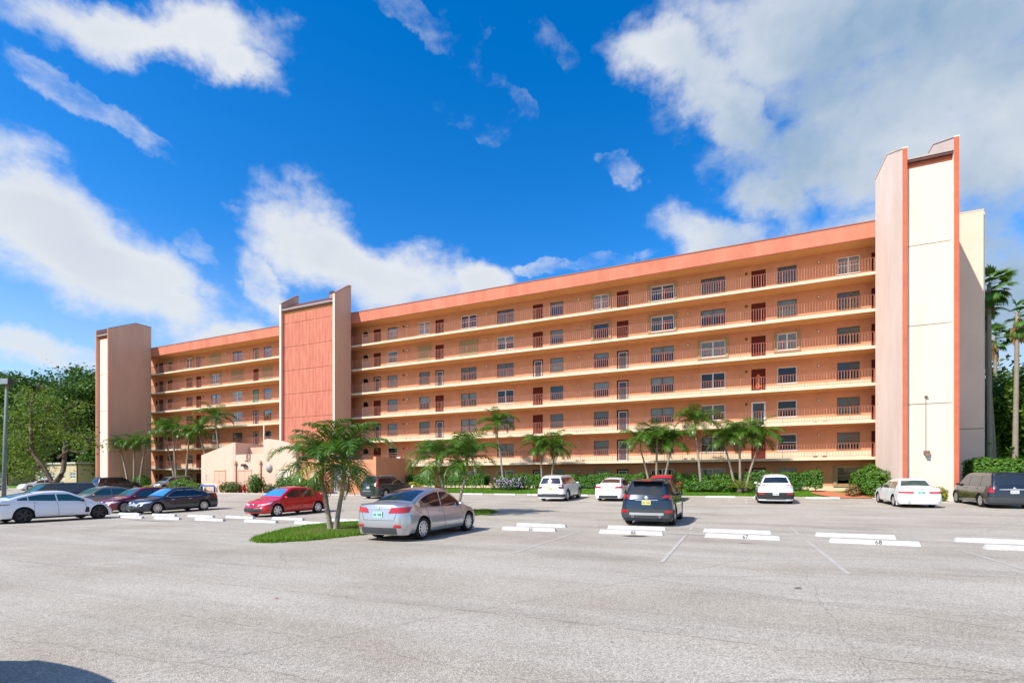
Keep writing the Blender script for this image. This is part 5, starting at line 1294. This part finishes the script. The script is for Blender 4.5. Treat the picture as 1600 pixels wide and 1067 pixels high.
bigtree('tall leafy tree beyond the right edge', 34, 62, 14, 7.5, 14, M_leafB, 22000, .3, .1, group=TR)
# hedges and bushes
def bush_leaves(mb, sampler, n, size, rnd):
    for _ in range(n):
        p, nv = sampler(); nv = (Vector(nv)+Vector((rnd.gauss(0, .55), rnd.gauss(0, .55), rnd.gauss(.25, .5)))).normalized(); u = Matrix.Rotation(rnd.uniform(0, 6.28), 3, nv) @ nv.orthogonal().normalized(); v = nv.cross(u); s = size*rnd.uniform(.6, 1.35); p = Vector(p)+nv*rnd.uniform(-.05, .09)
        i = len(mb.v); mb.v += [tuple(p-u*s), tuple(p-v*s*.55), tuple(p+u*s), tuple(p+v*s*.55)]; mb.f.append((i, i+1, i+2, i+3)); mb.m.append(0)
def hedge(label, x0, x1, y0, y1, h, mt=M_hedge, dens=230, size=.07, seed=0, legs=True, z=None):
    rnd = random.Random(seed); zb = gz((x0+x1)/2, y0) if z is None else z
    T = thing('hedge', label, 'hedge', ((x0+x1)/2, (y0+y1)/2, zb), 0); L_, D_ = (x1-x0), (y1-y0); lo = .28 if legs else 0
    wv = lambda x: .06*sin(x*1.7+seed)+.05*sin(x*4.1)+.03*sin(x*9)
    def smp():
        a_ = rnd.random()*(L_*D_+2*L_*(h-lo)+2*D_*(h-lo))
        x = rnd.uniform(-L_/2, L_/2)
        if a_ < L_*D_: return (x, rnd.uniform(-D_/2, D_/2), h+wv(x)), (0, 0, 1)
        if a_ < L_*D_+2*L_*(h-lo):
            s = -1 if rnd.random() < .8 else 1; return (x, s*(D_/2+wv(x)*.6), rnd.uniform(lo+.06*sin(x*5), h+wv(x))), (0, s, 0)
        s = rnd.choice((-1, 1)); return (s*L_/2, rnd.uniform(-D_/2, D_/2), rnd.uniform(lo, h)), (s, 0, 0)
    m = MB(); bush_leaves(m, smp, int((L_*D_+1.6*L_*(h-lo)+2*D_*(h-lo))*dens), size, rnd); m.build('foliage', mt, T)
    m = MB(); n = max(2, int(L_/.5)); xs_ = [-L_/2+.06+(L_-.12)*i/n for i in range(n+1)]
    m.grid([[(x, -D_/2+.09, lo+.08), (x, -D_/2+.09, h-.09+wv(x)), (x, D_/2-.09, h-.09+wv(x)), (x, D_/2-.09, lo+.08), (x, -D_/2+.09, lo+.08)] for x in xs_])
    m.build('dark_core', mat('dark_core', (.02, .035, .01), .95, .1), T)  # closed dark volume inside the leaves
    if legs:
        m = MB(); n = max(2, int(L_/.45))
        for i in range(n):
            x = -L_/2+L_*(i+.5)/n+rnd.uniform(-.1, .1)
            for q in range(3): m.tube([(x, rnd.uniform(-.1, .1), -.05), (x+rnd.uniform(-.2, .2), rnd.uniform(-.25, .25), lo+.2)], [.02, .012], 4)
        m.build('stems', M_bark, T)['kind'] = 'stuff'
    return T
def bush(label, t, y, rx, ry, h, mt=M_hedge, n=1600, size=.07, seed=0, name='bush', z=None, group=None):
    rnd = random.Random(seed); T = thing(name, label, name if name != 'flowering_bush' else 'bush', (t, y, gz(t, y) if z is None else z), 0, group)
    def smp():
        while True:
            d = Vector((rnd.uniform(-1, 1), rnd.uniform(-1, 1), rnd.uniform(-.55, 1)))
            if .3 < d.length < 1: break
        d.normalize(); k = 1+.10*sin(d.x*7+seed)+.08*sin(d.y*9+d.z*6); return (d.x*rx*k, d.y*ry*k, h*.42+d.z*h*.55*k), tuple(d)
    m = MB(); bush_leaves(m, smp, n, size, rnd); m.build('foliage', mt, T)
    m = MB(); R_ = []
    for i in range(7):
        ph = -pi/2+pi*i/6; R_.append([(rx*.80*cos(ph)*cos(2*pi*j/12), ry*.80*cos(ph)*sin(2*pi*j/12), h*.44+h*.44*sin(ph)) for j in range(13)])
    m.grid(R_); m.build('dark_core', mat('dark_core', (.02, .035, .01), .95, .1), T, True)  # dark rounded core filling the bush
    return T
hedge('long clipped hedge left part, from the estate to the flowering bush', -29.5, -20.9, 40.6, 41.8, 1.24, seed=1)
hedge('long clipped hedge middle part, behind the white boxy crossover and white sedan', -19.9, -6.6, 41.2, 42.4, 1.26, seed=2)
hedge('shaded hedge behind the navy crossover and the palm trio', -6.4, .6, 41.4, 42.4, 1.22, seed=3)
hedge('tall clipped hedge ending right of the white crossover', .8, 5.7, 40.4, 41.7, 1.36, seed=4)
hedge('small separate hedge in front of the shaded hedge', -3.3, -1.0, 39.5, 40.3, .92, seed=5)
bush('small clipped bush left of the cycad', -.35, 40.0, .55, .5, .95, seed=6, n=700)
b_ = bush('sprawling bush with lilac flowers under the tall single palm', -18.1, 40.3, 1.75, .7, 1.15, M_flow, 2600, .06, 7, 'flowering_bush')
m = MB(); rnd = random.Random(3)
for _ in range(120):
    an = rnd.uniform(0, 6.28); k = rnd.random()**.5; x, y = 1.7*k*cos(an), -.72*(1-abs(k*cos(an))**2)**.5*rnd.uniform(.9, 1.05); z = rnd.uniform(.25, 1.1); s = .028; m.quad((x-s, y-.06, z-s), (x+s, y-.06, z-s), (x+s, y-.05, z+s), (x-s, y-.05, z+s))
m.build('blossom', M_petal, b_)['kind'] = 'stuff'
bush('round bright green bush at the foot of the tower, left of the old white sedan', 8.3, 39.4, 1.0, .9, 1.95, M_hedge, 3200, .07, 8)
bush('small dark reddish plant beside the round bush', 7.2, 38.9, .35, .3, .7, M_dead, 260, .07, 9)
bush('low yellow-green bush between the old white sedan and the minivan', 10.5, 36.25, .8, .3, .85, M_yel, 1300, .06, 10)
hedge('tall bright hedge behind the dark minivan', 13.6, 20, 39.4, 41.2, 2.2, seed=12, size=.10, dens=150)
bush('yellow-green low shrub left of the lawn hedge', -28.2, 39.6, 1.1, .5, .8, M_yel, 900, .07, 13)
# entrance planting
for i, (t, y, rx, h, mt, lab) in enumerate([(-57.2, 36.2, 1.9, 1.5, M_hedge, 'broad green bush left of the entrance building'), (-53.0, 35.0, 1.2, 1.0, M_leafA, 'low bush below the louvred door'), (-58.6, 33.8, 1.3, .75, M_yel, 'yellow bush in front of the silver crossover'),
        (-47.4, 35.0, 1.5, 1.15, M_leafC, 'olive bush below the number 83'), (-43.6, 34.9, .9, 1.9, M_leafA, 'tall loose shrub beside the hydrant'), (-41.6, 35.2, .5, .8, M_leafC, 'sparse small shrub below the round bell'),
        (-38.6, 35.0, 2.0, 1.75, M_hedge, 'big green bush behind the red compact sedan'), (-35.9, 35.0, 1.5, 1.5, M_hedge, 'green bush left of the white gate'), (-76.5, 38.2, 1.7, 1.6, M_hedge, 'rounded bush at the left tower corner'), (-79.6, 41.0, 2.0, 1.9, M_leafA, 'bright bush behind the dark grey crossover'), (-69.6, 39.0, 1.4, 1.8, M_hedge, 'clipped bush under the three palms'), (-66.0, 41.5, 2.8, 1.7, M_hedge, 'green bush behind the silver crossover')]):
    bush(lab, t, y, rx, .7, h, mt, int(650*rx*h), .085, 20+i, z=.1 if y < 37 else None)
m = MB(); rnd = random.Random(4)
cy = thing('cycad', 'cycad with a rosette of stiff yellow-green fronds left of the white crossover', 'plant', (.45, 39.5, gz(.45, 39.5)))
CF = frond_mesh('frond', 1.15, .75, .9, 26, .20, .03, 9, leafmat('cycad_leaf', (.12, .20, .03), (.34, .38, .07), .3), .05)
for i in range(20):
    o = link('frond', CF, cy, (0, 0, .35)); o.rotation_euler = (0, rnd.uniform(-.45, .45), i*2.399); s = rnd.uniform(.85, 1.1); o.scale = (s, s, s)
m.lathe([(.16, -.05), (.2, .2), (.1, .4)], 10); m.build('stem', M_bark, cy)

# grass: lawn strip, two islands with kerb-less ragged edges
def blades(mb, pts_fn, n, hgt, rnd, zf=gz, wid=.012):
    for _ in range(n):
        x, y = pts_fn(); z = zf(x, y); an = rnd.uniform(0, 6.28); h = hgt*rnd.uniform(.5, 1.25); dx, dy = cos(an)*wid*rnd.uniform(.8, 1.6), sin(an)*wid*rnd.uniform(.8, 1.6); lx, ly = rnd.gauss(0, h*.45), rnd.gauss(0, h*.45)
        mb.quad((x-dx, y-dy, z), (x+dx, y+dy, z), (x+lx, y+ly, z+h))
def poly_island(name, label, poly, n, seed, z_up=.03):
    cx = sum(p[0] for p in poly)/len(poly); cy_ = sum(p[1] for p in poly)/len(poly); rnd = random.Random(seed)
    Pn = []
    for a_, b2 in zip(poly, poly[1:]+poly[:1]):
        for k in range(4): Pn.append((a_[0]+(b2[0]-a_[0])*k/4+rnd.gauss(0, .05), a_[1]+(b2[1]-a_[1])*k/4+rnd.gauss(0, .05)))
    rings = [[(cx+(p[0]-cx)*f, cy_+(p[1]-cy_)*f) for p in Pn] for f in (.01, .35, .7, .9, 1)]; hz_ = [.10, .09, .07, .045, .004]
    m = MB(); m.grid([[(x, y, gz(x, y)+z_up*0+h) for x, y in r+[r[0]]] for r, h in zip(rings, hz_)]); s = m.build(name, M_soil, None, True); tag(s, kind='structure')
    def inside(x, y):
        c = False
        for (x1, y1), (x2, y2) in zip(Pn, Pn[1:]+Pn[:1]):
            if (y1 > y) != (y2 > y) and x < (x2-x1)*(y-y1)/(y2-y1)+x1: c = not c
        return c
    bx = (min(p[0] for p in Pn), max(p[0] for p in Pn), min(p[1] for p in Pn), max(p[1] for p in Pn))
    def fn():
        while True:
            x, y = rnd.uniform(bx[0], bx[1]), rnd.uniform(bx[2], bx[3])
            if inside(x, y): return x, y
    m = MB(); blades(m, fn, n, .085, rnd, lambda x, y: gz(x, y)+.03, .014)
    rnd2 = [ (p[0]+rnd.gauss(0,.05), p[1]+rnd.gauss(0,.05)) for p in Pn for _ in range(30)]
    k = iter(rnd2); blades(m, lambda: next(k), len(rnd2), .06, rnd, lambda x, y: gz(x, y), .014)
    tag(m.build('island_grass', M_grass), label, 'grass', kind='stuff')
poly_island('island_soil', 'grass on the near island around the twin palm', [(-12.65, 10.0), (-11.9, 9.85), (-11.2, 10.4), (-10.95, 11.5), (-10.75, 12.4), (-10.6, 14.6), (-11.2, 16.2), (-12.6, 17.0), (-14.2, 16.6), (-15.0, 15.2), (-14.8, 13.9), (-14.2, 12.2), (-13.3, 10.7)], 26000, 1)
poly_island('island_soil', 'grass on the second island beyond the silver sedan', [(-12.6, 20.1), (-11.5, 21.0), (-11.15, 22.3), (-11.3, 23.5), (-12.2, 24.3), (-13.4, 24.0), (-14.2, 22.6), (-13.8, 21.2)], 9000, 2)
def lawn(x0, x1, label, seed, n):
    rnd = random.Random(seed); ys_ = [38.46, 38.9, 39.5, 40.2, 41, 42.2, 42.75]
    m = MB(); m.grid([[(x, y+(.05*sin(x*3) if y < 38.6 else 0), gz(x, y)+.03) for x in frange(x0, x1, .8)] for y in ys_]); tag(m.build('lawn', M_turf, smooth=True), kind='structure')
    m = MB(); blades(m, lambda: (rnd.uniform(x0, x1), 38.44+4.2*rnd.random()**1.7), n, .085, rnd, lambda x, y: gz(x, y)+.02, .02); tag(m.build('lawn_grass', M_grass), label, 'grass', kind='stuff')
lawn(-29.6, 5.0, 'bright mown grass strip along the building front', 5, 42000)
lawn(-80, -54.5, 'grass strip in front of the left wing', 6, 9000)
# beds and paths
m = MB(); m.grid([[(x, y, gz(x, y)+.034) for x in frange(a_, b2, .5)] for y, a_, b2 in ((38.3, 5.9, 8.2), (39.5, 5.3, 7.9), (41, 4.6, 7.6), (42.75, 4.0, 7.4))] if False else [[(a_+(b2-a_)*k/6, y, gz(a_+(b2-a_)*k/6, y)+.034) for k in range(7)] for y, a_, b2 in ((38.2, 6.1, 8.2), (39.5, 5.1, 7.2), (41, 3.9, 6.2), (42.75, 3.0, 5.4))]); tag(m.build('path', M_path), kind='structure')
m = MB(); m.grid([[(x, y, gz(x, y)+.022) for x in frange(7.2, 13.4, .6)] for y in (36.1 if False else 38.35, 40, 42.7)]); tag(m.build('planting_bed', M_mulch), kind='structure')
m = MB(); m.grid([[(x, y, .13) for x in (9.4, 10, 10.6, 11.2)] for y in (35.6, 36.2, 36.68)]); m.box(9.35, 11.25, 35.42, 35.6, -.05, .15); tag(m.build('tower_bed', M_concg), kind='structure')
m = MB(); m.grid([[(x, y, .12) for x in frange(-54, -29, 2)] for y in (34.3, 35.2, 36.0)]); tag(m.build('entrance_bed', M_mulch), kind='structure')
m = MB(); m.box(-54, -29, 34.14, 34.3, -.1, .15); tag(m.build('kerb', M_concg), kind='structure')
m = MB(); m.grid([[(x, y, gz(x, y)+.034) for x in (-34.9, -33.2)] for y in (33.9 if False else 34.31, 35.2, 36.3)]); tag(m.build('path', M_concg), kind='structure')

# ------------------------------------------------------------------ street furniture and small things
T = thing('light_pole', 'tall weathered grey-green light pole with a square floodlight, far left', 'light pole', (-40.45, 14.95, gz(-40.45, 14.95)), radians(20))
m = MB(); m.tube([(0, 0, -.1), (.1, 0, 4), (.22, 0, 7.45)], [.115, .095, .08], 12); m.build('pole', M_pole, T, True)
m = MB(); m.tube([(.22, 0, 7.4), (.23, 0, 7.75)], [.07, .07], 8); m.build('bracket', M_bronze, T)
m = MB(); m.box(-.02, .5, -.16, .16, 7.75, 8.12); m.build('floodlight', M_gry, T)
m = MB()
for i in range(5): m.box(.0, .48, -.19, -.16, 7.78+.065*i, 7.815+.065*i)
m.build('louvre', M_silv, T)
T = thing('fire_hydrant', 'red fire hydrant between the bushes at the entrance building', 'hydrant', (-44.9, 34.6, .12))
m = MB(); m.lathe([(.2, 0), (.2, .05), (.14, .07), (.14, .62), (.17, .64), (.17, .68), (.15, .78), (.07, .86), (.03, .92), (0, .92)], 14); m.build('barrel', M_red, T, True)
for a_, nm in ((0, 'outlet'), (pi, 'outlet'), (-pi/2, 'outlet')):
    m = MB(); m.tube([(0, 0, .48), (.24*cos(a_), .24*sin(a_), .48)], [.07, .075], 10); m.build(nm, M_red, T)
T = thing('bicycle_rack', 'blue and white metal frame standing by the kerb at the entrance building', 'rack', (-50.6, 34.7, .12), .1)
m = MB(); m.tube([(-1.0, 0, 0), (-1.0, 0, .55), (-.85, 0, .72), (.85, 0, .72), (1.0, 0, .55), (1.0, 0, 0)], .09, 8); m.build('frame', M_bluep, T, True)
m = MB(); m.tube([(-.9, .35, 0), (-.9, .35, .7), (-.7, .35, .85), (.7, .35, .85), (.9, .35, .7), (.9, .35, 0)], .07, 8); m.build('frame', M_white, T, True)
# low beige building behind the left trees
T = thing('apartment_house', 'low beige house behind the trees at far left', 'house', (-108, 44, 0), world=True)
def hb(x0, x1, y, z1, wins):
    holes = [(a_, b2, c, d) for a_, b2, c, d in wins]
    wall_holes(x0, x1, -.3, z1, holes, y, .15).build('wall', M_beige, T)
    m = MB(); m.box(x0, x1, y+.2, y+9, -.3, z1-.1); m.build('wall', M_beige, T)
    m = MB(); m.box(x0-.3, x1+.3, y-.3, y+9.3, z1, z1+.25); m.build('roof', M_concg, T)
    for a_, b2, c, d in wins:
        m = MB(); cc = (a_+b2)/2; m.box(a_, a_+.08, y+.05, y+.1, c, d); m.box(b2-.08, b2, y+.05, y+.1, c, d); m.box(cc-.04, cc+.04, y+.05, y+.1, c, d); m.box(a_, b2, y+.05, y+.1, d-.08, d); m.box(a_, b2, y+.05, y+.1, c, c+.08); m.box(a_, b2, y+.05, y+.1, (c+d)/2-.04, (c+d)/2+.04); W2 = m.build('window', M_white, T)
        m = MB(); m.box(a_, b2, y+.101, y+.12, c, d); link('pane', m.mesh('pane', M_cgt, False, T['_o']), W2)
hb(-108, -95.6, 44, 4.1, [(-106.8+3.1*i, -105.2+3.1*i, 1.75, 2.75) for i in range(4)])
hb(-132, -112.5, 42, 4.1, [(-130.5+3.7*i, -128.7+3.7*i, 1.75, 2.75) for i in range(5)])
# fallen leaves on the asphalt
lm = mat('fallen_leaf', (.42, .11, .03), .7, .3)
for i, (t, n, s, lab) in enumerate([(-5.9, 5.05, .035, 'small orange dry leaf on the near asphalt'), (-5.05, 5.5, .022, 'tiny brown dry leaf right of the orange leaf on the asphalt'), (.9, 8.6, .05, 'dark curled leaf on the asphalt below the stop numbered 67')]):
    m = MB(); m.grid([[(x*s, y*s*(1-x*x*.8), .012+.25*s*abs(y)+.1*s*x) for y in (-.6, 0, .6)] for x in (-1, -.4, .3, 1)]); o = m.build('dry_leaf', lm if i < 2 else M_bark, None, True); o.location = (t, n, gz(t, n)); tag(o, lab, 'leaf')
